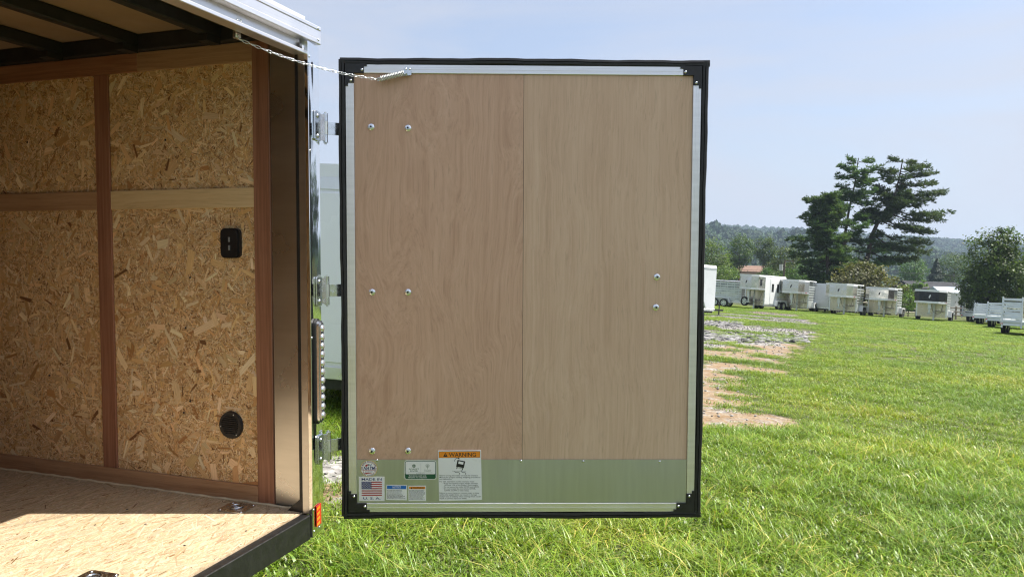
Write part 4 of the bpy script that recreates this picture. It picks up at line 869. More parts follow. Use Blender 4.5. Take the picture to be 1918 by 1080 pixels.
# ------------------------------------------------------------------ trees
def quads_from(C, N, U, L, W):
    """leaf quads: centres C, normals N, long axis hint U, half sizes"""
    N = N / np.linalg.norm(N, axis=1, keepdims=True); A = np.cross(N, U); A /= np.linalg.norm(A, axis=1, keepdims=True) + 1e-9; B = np.cross(N, A)
    L = L[:, None]; W = W[:, None]; V = np.stack([C - B * L, C + A * W - B * L * .1, C + B * L, C - A * W + B * L * .1], 1).reshape(-1, 3); return V, np.arange(len(V)).reshape(-1, 4)
def rdir(n): v = rng.normal(size=(n, 3)); return v / np.linalg.norm(v, axis=1, keepdims=True)
def px_ellipsoids(E, depth, zs=0.9):
    out = []
    for (px, py, rx, ry) in E:
        c = at(px, py, depth + rng.uniform(-.06, .06) * 0); k = depth / FPX; out.append((c, np.array([rx * k, rx * k * zs, ry * k])))
    return out
def leaf_cloud(ells, nclump, per, leaf, tint=0.42, crad=0.16):
    P, N, COLS = [], [], []; vol = np.array([np.prod(r) ** (2 / 3) for _, r in ells]); vol = vol / vol.sum()
    for (c, r), f in zip(ells, vol):
        m = max(6, int(nclump * f)); d = rdir(m); rad = rng.uniform(0.35, 1.0, m) ** 0.45 * (0.66 + 0.58 * fbm(d[:, 0] * 2.2 + c[0], d[:, 2] * 2.2 + d[:, 1] * 1.7, 3)); cc = c + d * r * rad[:, None]
        rm = float(np.mean(r))
        for q, dd in zip(cc, d):
            k = rng.integers(int(per * .6), int(per * 1.3)); o = rng.normal(size=(k, 3)) * rm * crad * np.array([1, 1, .75]); P.append(q + o); n = rng.normal(size=(k, 3)) * .55 + dd * .6 + np.array([0, 0, .55]); N.append(n); b = rng.uniform(1 - tint, 1 + tint); COLS.append(np.repeat([[b * rng.uniform(.9, 1.1), b, b * rng.uniform(.8, 1.1)]], k, 0) * rng.uniform(.8, 1.2, (k, 1)))
    P = np.concatenate(P); N = np.concatenate(N); n = len(P); L = leaf * rng.uniform(.6, 1.2, n); V, Q = quads_from(P, N, rdir(n), L, L * .62); return V, Q, np.concatenate(COLS)
def trunk_mesh(b, pts, r0, r1, n=8):
    m = len(pts); b.tube(pts, r0, 'bark', n, False, [r0 + (r1 - r0) * (i / (m - 1)) ** .8 for i in range(m)])
def broad_tree(name, label, E, depth, leaf, nclump, per, mat, base_px=None, group=None, tr=0.16, cat='tree', crad=0.16, zs=0.9):
    ells = px_ellipsoids(E, depth, zs); c0 = ells[0][0]; bx_ = at(base_px, 560, depth)[0] if base_px else c0[0]; by = c0[1]; g = float(ground_z(bx_, by)); root = empty(name, (bx_, by, g), 0, label, cat, group); O = np.array([bx_, by, g])
    b = MB(); top = c0 - O; k = tr * 1.0
    trunk_mesh(b, [(0, 0, -.2), top * np.array([.15, .15, .3]), top * np.array([.5, .5, .65]), top + np.array([0, 0, ells[0][1][2] * .4])], k, k * .25)
    for (c, r) in ells:
        for j in range(7): e = c - O + rdir(1)[0] * r * .75; s = np.array([top[0] * .5, top[1] * .5, max(.3, top[2] * random.uniform(.35, .9))]); trunk_mesh(b, [s, (s + e) / 2 + np.array([0, 0, .1 * r[2]]), e], k * .4, k * .08, 5)
    b.build('trunk', root); V, Q, C_ = leaf_cloud(ells, nclump, per, leaf, crad=crad); fast_mesh('crown', V - O, Q, mat, C_, root); return root
def pine(name, label, trunk, boughs, depth, extra, rbase, group, zr=(0.0, 1.0), seedd=0.0, reach=2.6):
    T = [at(x, y, depth + seedd) for x, y in trunk]; g = float(ground_z(T[0][0], T[0][1])); O = np.array([T[0][0], T[0][1], g]); T[0] = np.array([T[0][0], T[0][1], g - .3]); root = empty(name, O, 0, label, 'tree', group)
    b = MB(); trunk_mesh(b, [t - O for t in T], rbase, .05, 9); TP, TN, TC = [], [], []; k = depth / FPX
    def bough(p, q, w):
        L = np.linalg.norm(q - p); n = max(4, int(L / .35)); sag = .10 * L; pts = [p + (q - p) * t + np.array([0, 0, -sag * 4 * t * (1 - t) * (1 if t < .5 else .8)]) for t in np.linspace(0, 1, 6)]; trunk_mesh(b, [x - O for x in pts], .035 + .012 * L, .012, 5)
        ax = unit(q - p); sd = unit(np.cross(ax, [0, 0, 1.0])); tint = rng.uniform(.8, 1.2)
        for i in range(n * 5):
            t = rng.uniform(.2, .985) ** .8; i0 = min(4, int(t * 5)); c = pts[i0] + (pts[i0 + 1] - pts[i0]) * min(1.1, (t * 5 - i0)); sp_ = w * (1.15 - .75 * t) * np.clip(rng.normal() * .55, -1, 1); c = c + sd * sp_ + ax * abs(sp_) * .25 + np.array([0, 0, rng.normal() * .17 + .08])
            m = rng.integers(16, 28); d = rdir(m) * np.array([1, 1, .4]) + ax * .55 + np.array([0, 0, .25]); d /= np.linalg.norm(d, axis=1, keepdims=True); TP.append(c + d * .24 * rng.uniform(.3, 1.6, (m, 1))); TN.append(d); bb = tint * rng.uniform(.75, 1.25); TC.append(np.repeat([[bb * rng.uniform(.9, 1.15), bb, bb]], m, 0) * rng.uniform(.8, 1.2, (m, 1)))
    for (a, c) in boughs: p = at(*a, depth + seedd); q = p + (at(*c, depth + seedd + rng.uniform(-.6, .6)) - p) * .97; bough(p, q, np.linalg.norm(q - p) * .55)
    for j in range(extra):      # boughs to the sides the photograph does not show in outline
        t = rng.uniform(*zr); i0 = min(len(T) - 2, int(t * (len(T) - 1))); p = T[i0] + (T[i0 + 1] - T[i0]) * (t * (len(T) - 1) - i0); a = rng.uniform(.35, 2.8) * (1 if rng.random() < .5 else -1); L = rng.uniform(.55, 1) * reach * (1.15 - .7 * t); q = p + np.array([math.cos(a) * L, math.sin(a) * L, .18 * L]); bough(p, q, L * .55)
    b.build('trunk', root); TP = np.concatenate(TP); TN = np.concatenate(TN); n = len(TP); h = rng.normal(size=(n, 3)); Nn = np.cross(TN, h); L = rng.uniform(.11, .22, n); Nn /= np.linalg.norm(Nn, axis=1, keepdims=True); A = np.cross(TN, Nn); Lc = L[:, None]; Wc = .035 + .02 * rng.random((n, 1))
    V = np.stack([TP - TN * Lc - A * Wc * .5, TP - TN * Lc * .2 + A * Wc, TP + TN * Lc, TP - TN * Lc * .2 - A * Wc], 1).reshape(-1, 3) - O; fast_mesh('crown', V, np.arange(4 * n).reshape(-1, 4), 'pine_needle', np.concatenate(TC), root); return root
PG = 'tall pines behind the trailer row'
pine('pine_tree', 'tall slim pine with its bare middle trunk rising between two other pines', [(1578, 585), (1580, 500), (1582, 445), (1588, 405), (1594, 375), (1601, 345), (1608, 296)], [((1609, 306), (1588, 298)), ((1609, 303), (1634, 300)), ((1606, 318), (1572, 312)), ((1606, 325), (1642, 316)), ((1603, 335), (1566, 330)), ((1601, 345), (1640, 338)), ((1600, 352), (1568, 349)), ((1598, 365), (1638, 358)), ((1596, 375), (1564, 372)), ((1595, 378), (1632, 380)), ((1592, 388), (1570, 396)), ((1583, 440), (1545, 452)), ((1583, 445), (1640, 452)), ((1582, 460), (1660, 470)), ((1582, 470), (1530, 480)), ((1581, 485), (1670, 492)), ((1581, 490), (1525, 502)), ((1580, 505), (1650, 512)), ((1580, 515), (1535, 522)), ((1580, 520), (1640, 528))], 87, 34, .26, PG, (.05, .95), 0, 3.2)
pine('pine_tree', 'large leaning pine with long layered boughs sweeping towards the glossy leafy tree', [(1612, 590), (1622, 500), (1632, 443), (1645, 415), (1655, 402), (1668, 378), (1678, 360), (1686, 325), (1691, 298)], [((1690, 302), (1668, 300)), ((1690, 303), (1713, 305)), ((1688, 315), (1736, 312)), ((1686, 325), (1748, 324)), ((1686, 326), (1650, 318)), ((1683, 342), (1752, 343)), ((1682, 345), (1652, 332)), ((1680, 355), (1768, 361)), ((1677, 362), (1640, 350)), ((1675, 366), (1745, 374)), ((1670, 375), (1728, 384)), ((1668, 380), (1640, 372)), ((1664, 388), (1772, 401)), ((1660, 395), (1758, 412)), ((1657, 400), (1632, 390)), ((1652, 406), (1745, 436)), ((1648, 412), (1722, 428)), ((1642, 420), (1615, 410)), ((1640, 428), (1736, 456)), ((1635, 440), (1734, 473)), ((1633, 448), (1700, 470)), ((1630, 458), (1595, 450)), ((1628, 470), (1712, 486)), ((1626, 480), (1690, 492)), ((1625, 490), (1590, 485))], 85, 36, .34, PG, (.2, .95), 2.0, 3.4)
pine('pine_tree', 'shorter dense dark pine beside the two taller ones', [(1552, 585), (1550, 500), (1548, 440), (1546, 400), (1545, 364)], [((1545, 372), (1507, 376)), ((1545, 370), (1572, 366)), ((1545, 380), (1515, 388)), ((1546, 392), (1500, 407)), ((1546, 392), (1582, 392)), ((1546, 405), (1512, 418)), ((1546, 415), (1588, 418)), ((1547, 425), (1518, 436)), ((1548, 440), (1478, 448)), ((1548, 440), (1590, 446)), ((1549, 455), (1486, 462)), ((1549, 465), (1600, 468)), ((1549, 472), (1482, 478)), ((1550, 485), (1496, 492)), ((1550, 490), (1605, 494)), ((1550, 505), (1500, 508)), ((1550, 512), (1600, 516)), ((1551, 525), (1520, 530))], 84, 80, .24, PG, (.05, .97), -1.0, 2.8)
broad_tree('leafy_tree', 'glossy dark leafy tree standing behind the silver ramps', [(1858, 492, 48, 62), (1838, 535, 40, 45), (1893, 525, 48, 62), (1880, 460, 34, 34), (1820, 565, 24, 30)], 64, .12, 380, 46, 'broad_leaf', 1862, tr=.2, crad=.13)
broad_tree('leafy_tree', 'leafy tree standing past the tallest silver ramps', [(1960, 530, 46, 70)], 66, .09, 120, 55, 'broad_leaf', 1962, tr=.18, crad=.15)
broad_tree('broad_bush', 'wide olive green bush behind the silver-nosed trailers', [(1610, 545, 62, 50), (1655, 553, 40, 38), (1572, 556, 34, 34), (1622, 515, 40, 26)], 76, .14, 280, 40, 'olive_leaf', 1620, tr=.12, cat='bush', crad=.13)
broad_tree('small_shrub', 'pale green shrub growing at the rail fence', [(1704, 564, 16, 20), (1692, 572, 12, 14)], 71, .07, 60, 36, 'pale_leaf', 1702, tr=.05, cat='bush', crad=.2)
MG = 'trees beyond the yard'
for lab, E, dep, leaf, nc, mat in (
    ('yellowish green tree beside the pole wires, beyond the white trailer', [(1332, 482, 32, 36), (1350, 500, 26, 22)], 130, .16, 130, 'pale_leaf'),
    ('tall rounded dark green tree beside the brown-roofed house', [(1386, 472, 28, 32), (1364, 498, 22, 24)], 150, .17, 160, 'broad_leaf'),
    ('narrow upright green tree above the brown-roofed house', [(1431, 468, 20, 28), (1449, 498, 16, 18)], 155, .17, 110, 'broad_leaf'),
    ('pale rounded tree between the power pole and the pines', [(1478, 488, 32, 26), (1462, 505, 26, 18)], 140, .16, 130, 'pale_leaf'),
    ('low hedge-like tree behind the slatted stock trailer', [(1350, 513, 34, 13), (1318, 512, 26, 15)], 120, .15, 90, 'pale_leaf'),
    ('low dark thicket under the power pole', [(1445, 517, 30, 14), (1495, 516, 34, 18)], 118, .15, 110, 'broad_leaf'),
    ('hazy dark tree between the pine boughs and the pointed spruce', [(1712, 508, 27, 27)], 170, .18, 110, 'broad_leaf'),
    ('hazy rounded tree beside the glossy leafy tree', [(1788, 503, 30, 32), (1770, 520, 20, 20)], 175, .18, 120, 'broad_leaf'),
    ('low shrubby tree in front of the dark barn roof', [(1708, 542, 20, 9), (1742, 547, 14, 8), (1722, 532, 14, 8)], 118, .16, 60, 'pale_leaf')):
    broad_tree('distant_tree', lab, E, dep, leaf, nc, 40, mat, None, MG, .2)
def conifer(px, ytop, ybot, w, depth, label):
    c = at(px, ybot, depth); t = at(px, ytop, depth); g = float(ground_z(c[0], c[1])); O = np.array([c[0], c[1], g]); H = t[2] - g; Rr = w * depth / FPX; root = empty('spruce_tree', O, 0, label, 'tree', MG); b = MB(); trunk_mesh(b, [(0, 0, -.2), (0, 0, H * .5), (0, 0, H)], .16, .02); b.build('trunk', root)
    n = 5200; h = rng.random(n) ** .8; a = rng.uniform(0, 6.283, n); lay = .65 + .35 * np.abs(np.sin(h * 26)); rr = Rr * (1 - h) * lay * rng.uniform(.5, 1, n) ** .5 + .08; P = np.stack([rr * np.cos(a), rr * np.sin(a), .4 + h * (H - .4) - rr * .15], 1); N = np.stack([np.cos(a), np.sin(a), np.full(n, .7)], 1) + rng.normal(size=(n, 3)) * .4; L = rng.uniform(.15, .3, n); V, Q = quads_from(P, N, rdir(n), L, L * .4); br = rng.uniform(.7, 1.25, (n, 1)); fast_mesh('crown', V, Q, 'dark_conifer', np.repeat(br, 3, 1), root)
conifer(1752, 484, 540, 40, 160, 'dark pointed spruce beyond the dark barn')

# far woods on the hills: one mass
def blob_proto(i):
    n = 150; d = rdir(n); d[:, 2] = np.abs(d[:, 2]) * 1.0 - .25; P = d * np.array([4.4, 4.4, 5.2]) * rng.uniform(.75, 1.05, (n, 1)) + np.array([0, 0, 5.0]); L = rng.uniform(.9, 1.7, n); V, Q = quads_from(P, d + rng.normal(size=(n, 3)) * .3, rdir(n), L, L * .8); b = rng.uniform(.7, 1.3, (n, 1)); return proto('crown_%d' % i, V, Q, 'far_leaf', np.repeat(b, 3, 1) * np.array([1.0, 1.0, .9]))
BP = [blob_proto(i) for i in range(5)]
n = 26000; az = np.radians(rng.uniform(-4, 46, n)); rr = np.sqrt(rng.uniform(430 ** 2, 1960 ** 2, n)); x = rr * np.sin(az); y = rr * np.cos(az); z = hill_z(az, rr)
clear = (fbm(x / 170 + 4, y / 170 + 8, 3) > .60) & (rr < 1750)
clear |= ((np.degrees(az) > 13.5) & (np.degrees(az) < 18.0) & (rr > 1330) & (rr < 1480))
k = ~clear; x, y, z, rr = x[k], y[k], z[k], rr[k]; sc = rng.uniform(.75, 1.5, len(x)) * np.where(rr < 800, 1.0, 1.15)
fw = gn_instancer('far_woods', np.stack([x, y, z - 1.0], 1), np.stack([np.zeros(len(x)), np.zeros(len(x)), rng.uniform(0, 6.28, len(x))], 1), np.stack([sc, sc, sc * rng.uniform(.8, 1.25, len(x))], 1), rng.integers(0, 5, len(x)), BP); tag(fw, 'hazy blue-green woodland covering the distant hills', 'woods', kind='stuff')

# ------------------------------------------------------------------ buildings behind
def house(name, c, yaw, w, d, hw, hr, wall_m, roof_m, label, cat='house', group=None, wins=(), base=None, over=0.4):
    g = float(ground_z(c[0], c[1])) if base is None else base; root = empty(name, (c[0], c[1], g), yaw, label, cat, group); quick('wall', root, lambda b: b.box((-w / 2, -d / 2, -.3), (w / 2, d / 2, hw), wall_m))
    quick('roof', root, lambda b: b.prism([(-d / 2 - over, hw + .01), (d / 2 + over, hw + .01), (0, hw + hr)], -w / 2 - over, w / 2 + over, roof_m, 'yz'))
    for (x0, z0, ww, wh) in wins: o = quick('window', root, lambda b: b.box((x0 - ww / 2, -d / 2 - .06, z0), (x0 + ww / 2, -d / 2 - .002, z0 + wh), 'pale_siding')); quick('pane', o, lambda b: b.box((x0 - ww / 2 + .08, -d / 2 - .075, z0 + .08), (x0 + ww / 2 - .08, -d / 2 - .0605, z0 + wh - .08), 'tinted_glass'))
    return root
c = at(1408, 516, 210); house('brick_house', c, -.25, 7.2, 6, c[2] - float(ground_z(c[0], c[1])) + 1.1, 1.7, 'brick_wall', 'roof_shingle', 'tan brick house with brown roof among the trees', wins=[(x, c[2] - float(ground_z(c[0], c[1])) - .9, .9, 1.3) for x in (-2.6, -.9, .9, 2.6)])
c = at(1738, 540, 128); house('dark_barn', c, .05, 8.6, 7, c[2] - float(ground_z(c[0], c[1])), 1.2, 'dark_siding', 'dark_roof', 'long dark barn with black roof beyond the rail fence', 'barn')
c = at(1768, 548, 100); house('pale_shed', c, .1, 2.9, 2.6, c[2] - float(ground_z(c[0], c[1])) + .05, .75, 'pale_siding', 'pale_roof', 'small shed with pale blue roof behind the black-nosed trailer', 'shed', over=.15)
for (px, py, dpt, w) in ((1330, 434, 1400, 11), (1343, 437, 1390, 9), (1355, 433, 1430, 8), (1368, 438, 1400, 12), (1382, 438, 1410, 10)):
    c = at(px, py, dpt); a_ = math.atan2(c[0], c[1]); g = float(hill_z(np.array(a_), np.array(math.hypot(c[0], c[1])))); house('hillside_house', (c[0], c[1]), random.uniform(-.5, .5), w, 8, 4.5, 2.5, 'pale_siding', 'dark_roof', 'tiny pale house on the distant wooded hillside', 'house', 'houses on the far hillside', base=g)

# ------------------------------------------------------------------ parked trailers, fence, pole
def frame_at(name, p, th, label, cat, group=None):
    """an Empty standing on the sloping field; its -y axis points th degrees left of the camera's backward axis"""
    t = math.radians(th); d = np.array([-math.sin(t), -math.cos(t), 0]); y = -d; z = GN; y = unit(y - np.dot(y, z) * z); x = np.cross(y, z); o = empty(name, label=label, cat=cat, group=group); m = Matrix.Identity(4)
    for i in range(3): m[i][0], m[i][1], m[i][2], m[i][3] = x[i], y[i], z[i], p[i]
    o.matrix_world = m; return o
RG = 'gooseneck trailers parked in a row'
def leaf_mark(b, cx, cz, h, y, mat): poly(b, [(cx - .10 * h, cz - .5 * h), (cx - .22 * h, cz - .1 * h), (cx - .08 * h, cz + .25 * h), (cx + .18 * h, cz + .5 * h), (cx + .20 * h, cz + .1 * h), (cx + .05 * h, cz - .2 * h)], y, mat)
def gooseneck(px, py, th, label, H=2.5, W=2.2, L=5.2, nose='polished_nose', mark='ink_black', living=False, NL=1.9):
    p = gpx(px, py); r = frame_at('gooseneck_trailer', p, th, label, 'trailer', RG); zb = H * .565; ch = .5; w = W / 2
    def Q(name, fn, par=None): return quick(name, par or r, fn)
    def plan(e=0.0): return [(-w - e, 0.0), (-w - e, -NL + ch), (-w + ch * .75, -NL - e), (w - ch * .75, -NL - e), (w + e, -NL + ch), (w + e, 0.0)]
    ns = Q('nose', lambda b: b.prism(plan(), zb + .16, H - .17, nose, 'xy')); Q('emblem', lambda b: leaf_mark(b, 0.05, (zb + H) / 2, .34, -NL - .004, mark), ns)
    Q('lower_band', lambda b: b.prism(plan(.035), zb, zb + .1595, 'trailer_aluminium', 'xy')); Q('roof_band', lambda b: b.prism(plan(.03), H - .1695, H, 'white_paint', 'xy'))
    for k in range(4):
        if not living: Q('marker_light', lambda b: b.box((w + .0365, -NL + ch + .25 + k * .13, zb + .06), (w + .05, -NL + ch + .31 + k * .13, zb + .11), 'red_lens'))
    Q('front_wall', lambda b: (b.prism([(-w, .32), (w, .32), (w * .98, zb - .005), (-w * .98, zb - .005)], .005, .05, 'front_wall_metal')))
    for s_ in (-1, 1): Q('corner_trim', lambda b: b.box((s_ * w - .05, -.02, .3), (s_ * w + .05, .004, zb - .006), 'trailer_aluminium'))
    Q('coupler', lambda b: (b.box((-.11, -NL + .45, .95), (.11, -NL + .67, zb - .002), 'zinc_dull', .01), b.cyl((0, -NL + .56, .58), (0, -NL + .56, .95), .07, 'zinc', 12), b.box((-.12, -NL + .44, .52), (.12, -NL + .68, .64), 'zinc_dull', .02)))
    Q('landing_leg', lambda b: (b.box((.18, -.5, .05), (.3, -.38, zb - .002), 'zinc_dull'), b.box((.12, -.56, 0), (.36, -.32, .05), 'black_steel'))); Q('cross_bar', lambda b: (b.box((.301, -.47, .78), (w - .1, -.43, .82), 'black_steel')))
    Q('hose', lambda b: b.tube([(.12, -NL + .6, zb - .1), (.3, -NL + .5, .75), (.55, -NL + .7, .6), (.75, -.5, .7), (.8, -.1, zb - .1)], .018, 'wire_black', 6))
    Q('roof', lambda b: b.box((-w, .001, H - .1), (w, L, H), 'white_paint', .04)); Q('chassis', lambda b: b.box((-w + .02, .06, .33), (w - .02, L, .46), 'trailer_aluminium'))
    if living:
        Q('side_wall', lambda b: (b.box((w - .04, .051, .47), (w, L, H - .101), 'white_paint'), b.box((-w, .051, .47), (-w + .04, L, H - .101), 'white_paint'), b.box((-w + .05, L - .04, .47), (w - .05, L, H - .101), 'white_paint')))
        dr = Q('side_door', lambda b: b.box((w + .001, .85, .5), (w + .025, 1.75, H - .3), 'white_paint', .01)); Q('window', lambda b: b.box((w + .0255, 1.05, 1.55), (w + .032, 1.4, 2.25), 'tinted_glass', .003), dr)
        for y0 in (1.95, 2.45, 2.9): Q('window', lambda b: b.box((w + .001, y0, 1.5), (w + .02, y0 + .3, 2.25), 'tinted_glass', .004))
        Q('window', lambda b: b.box((w + .001, -.75, zb + .35), (w + .02, -.45, zb + .9), 'tinted_glass', .004))
        for k in range(4): Q('louvre', lambda b: b.box((w + .001, 2.0, .75 + k * .13), (w + .02, 3.4, .80 + k * .13), 'front_wall_metal'))
    else:
        for s_ in (-1, 1):
            x0, x1 = (w - .03, w) if s_ > 0 else (-w, -w + .03)
            Q('side_panel', lambda b: b.box((x0, .051, .47), (x1, L, 1.0), 'slat_aluminium'))
            for k in range(6): Q('slat', lambda b: b.box((x0 - .001, .055, 1.06 + k * .215), (x1 + .004, L - .01, 1.2 + k * .215), 'slat_aluminium'))
            for y0 in np.arange(.1, L, 1.25): Q('side_post', lambda b: b.box((x0 - .006, y0, 1.001), (x1 + .012, y0 + .07, H - .101), 'slat_aluminium'))
    Q('fender', lambda b: b.prism([(L * .45, .35), (L * .45 + .15, .85), (L * .45 + 1.75, .85), (L * .45 + 1.9, .35), (L * .45 + 1.7, .35), (L * .45 + 1.6, .74), (L * .45 + .3, .74), (L * .45 + .2, .35)], w + .001, w + .26, 'white_paint', 'yz'))
    for y0 in (L * .45 + .55, L * .45 + 1.35):
        for s_ in (-1, 1): wheel_parts(r, (s_ * (w + .13), y0, .36), (1, 0, 0), .36, .22, 'zinc')
    if living: wheel_parts(r, (-.55, -.6, .62), unit([.15, 1, 0]), .40, .22, 'zinc', 'spare_wheel')
    return r
gooseneck(1412, 578, 50, 'white living-quarters gooseneck trailer with spare wheel under its polished nose', 2.95, 1.85, 3.4, living=True, NL=1.5)
gooseneck(1489, 582, 36, 'silver slatted gooseneck trailer beside the white living-quarters trailer', 2.75, 2.1, 2.6)
gooseneck(1577, 589, 37, 'silver gooseneck trailer between the white box trailer and the olive bush', 2.6, 2.1, 2.6)
gooseneck(1651, 593, 36, 'silver gooseneck trailer in front of the olive bush, beside the black-nosed one', 2.5, 2.2, 2.6)
gooseneck(1743, 600, 36, 'gooseneck trailer with glossy black nose and white leaf emblem', 2.5, 2.15, 2.6, nose='black_gloss', mark='sticker_white')
def box_trailer(px, py, th, label, W, H, L, zf=.42, vent=False, marks=None, group=None, tongue=True, trim='trailer_aluminium'):
    """enclosed white trailer; origin under the middle of its rear wall, body running to +y"""
    r = frame_at('box_trailer', gpx(px, py), th, label, 'trailer', group); w = W / 2
    def Q(name, fn, par=None): return quick(name, par or r, fn)
    Q('body', lambda b: b.prism([(-w, zf + .12), (w, zf + .12), (w, H - .12), (w - .08, H - .02), (w - .16, H), (-w + .16, H), (-w + .08, H - .02), (-w, H - .12)], 0, L, 'white_trailer_paint'))
    Q('bottom_rail', lambda b: (b.box((-w - .012, -.012, zf), (w + .012, L + .012, zf + .1195), trim, .006)))
    Q('top_rail', lambda b: (b.box((-w - .006, -.01, H - .24), (w + .006, -.001, H - .13), trim, .003), b.box((-w - .008, -.008, H - .23), (-w - .001, L, H - .14), trim), b.box((w + .001, -.008, H - .23), (w + .008, L, H - .14), trim)))
    for s_ in (-1, 1): Q('corner_cap', lambda b: b.box((s_ * (w - .035) - .035, -.014, zf + .1205), (s_ * (w - .035) + .035, -.0105, H - .25), trim))
    dr = Q('rear_door', lambda b: (b.box((-w + .09, -.013, zf + .16), (-.006, -.002, H - .27), 'white_trailer_paint', .004), b.box((.006, -.013, zf + .16), (w - .09, -.002, H - .27), 'white_trailer_paint', .004)))
    for x in (-w + .2, w - .2): Q('lock_bar', lambda b: (b.cyl((x, -.035, zf + .14), (x, -.035, H - .26), .014, 'zinc', 8), b.box((x - .03, -.05, H * .62), (x + .03, -.0135, H * .62 + .05), 'zinc'), b.box((x - .03, -.05, H * .3), (x + .03, -.0135, H * .3 + .05), 'zinc')), dr)
    for k in range(int(L / .6)): Q('rivet_row', lambda b: [b.dome((-w - .0001, .3 + k * .6, zf + .2 + j * (H - zf - .5) / 10), (-1, 0, 0), .006, .004, 'zinc', 6, 2) for j in range(11)])
    for y0 in (L * .55 - .4, L * .55 + .4):
        for s_ in (-1, 1): wheel_parts(r, (s_ * (w + .1), y0, .33), (1, 0, 0), .33, .2, 'zinc')
    for s_ in (-1, 1): Q('fender', lambda b: b.prism([(L * .55 - .85, .4), (L * .55 - .72, .76), (L * .55 + .72, .76), (L * .55 + .85, .4), (L * .55 + .78, .4), (L * .55 + .68, .7), (L * .55 - .68, .7), (L * .55 - .78, .4)], s_ * (w + .014), s_ * (w + .22), 'zinc', 'yz'))
    if tongue:
        Q('tongue', lambda b: (b.prism([(-.6, L), (-.5, L), (.04, L + 1.25), (-.04, L + 1.25)], zf + .0, zf + .1, 'black_steel', 'xy'), b.prism([(.5, L), (.6, L), (.045, L + 1.25), (-.035, L + 1.25)], zf - .004, zf + .096, 'black_steel', 'xy'))); Q('jack', lambda b: (b.cyl((0, L + 1.0, 0), (0, L + 1.0, zf + .5), .035, 'black_steel', 10), b.box((-.09, L + .9, 0), (.09, L + 1.1, .03), 'black_steel')))
    Q('chassis', lambda b: b.box((-w + .1, .05, zf - .1), (w - .1, L - .05, zf - .003), 'black_steel'))
    if vent: Q('roof_vent', lambda b: (b.box((-.2, L * .8, H + .001), (.2, L * .8 + .4, H + .1), 'white_paint', .04)))
    if marks: Q('lettering', lambda b: marks(b, w, L, zf))
    return r
box_trailer(648, 785, 12, 'white enclosed trailer standing behind the open door', 2.1, 2.37, 4.2, .36)
box_trailer(1216, 584, 72, 'white enclosed trailer with roof vent and black tongue jack beside the gravel', 2.1, 2.75, 3.4, .25, True)
def mk(b, w, L, zf): text_into(b, 'AT', 0, 0, .5, 0, 'ink_black')
def mk2(b, w, L, zf):
    t = MB(); text_into(t, 'AT', -.55, .62, .34, -.0145, 'ink_black', 'LEFT', 0, .02); b.add(t.v, t.f, 'ink_black')
box_trailer(1532, 584.2, 36, 'white box trailer with black AT lettering between two silver goosenecks', 2.1, 2.6, 4.5, .35, marks=mk2)
# slatted stock trailer seen from its side
def stock_trailer(px, py, th):
    r = frame_at('stock_trailer', gpx(px, py), th, 'grey slatted stock trailer with white fenders beside the white living-quarters trailer', 'trailer'); Q = lambda n, fn, par=None: quick(n, par or r, fn); W, L, H = 2.0, 4.4, 2.35; w = W / 2
    Q('chassis', lambda b: b.box((-w, 0, .4), (w, L, .52), 'trailer_aluminium')); Q('roof', lambda b: b.box((-w, 0, H - .12), (w, L, H), 'trailer_aluminium', .05)); Q('front_wall', lambda b: b.box((-w, L - .04, .521), (w, L, H - .121), 'slat_aluminium'))
    for s_ in (-1, 1):
        x0, x1 = (w - .03, w) if s_ > 0 else (-w, -w + .03)
        for k in range(8): Q('slat', lambda b: b.box((x0, .03, .56 + k * .212), (x1, L - .05, .70 + k * .212 + (.04 if k < 5 else 0)), 'slat_aluminium', .006))
        for y0 in np.arange(.03, L - .1, .62): Q('side_post', lambda b: b.box((x0 - .012, y0, .521), (x1 + .012, y0 + .06, H - .121), 'slat_aluminium'))
        Q('fender', lambda b: b.prism([(.9, .36), (1.05, .82), (2.75, .82), (2.9, .36), (2.8, .36), (2.65, .75), (1.15, .75), (1.0, .36)], s_ * (w + .013), s_ * (w + .26), 'white_paint', 'yz'))
        for y0 in (1.5, 2.3): wheel_parts(r, (s_ * (w + .14), y0, .35), (1, 0, 0), .35, .22, 'zinc')
stock_trailer(1392, 576, -62)
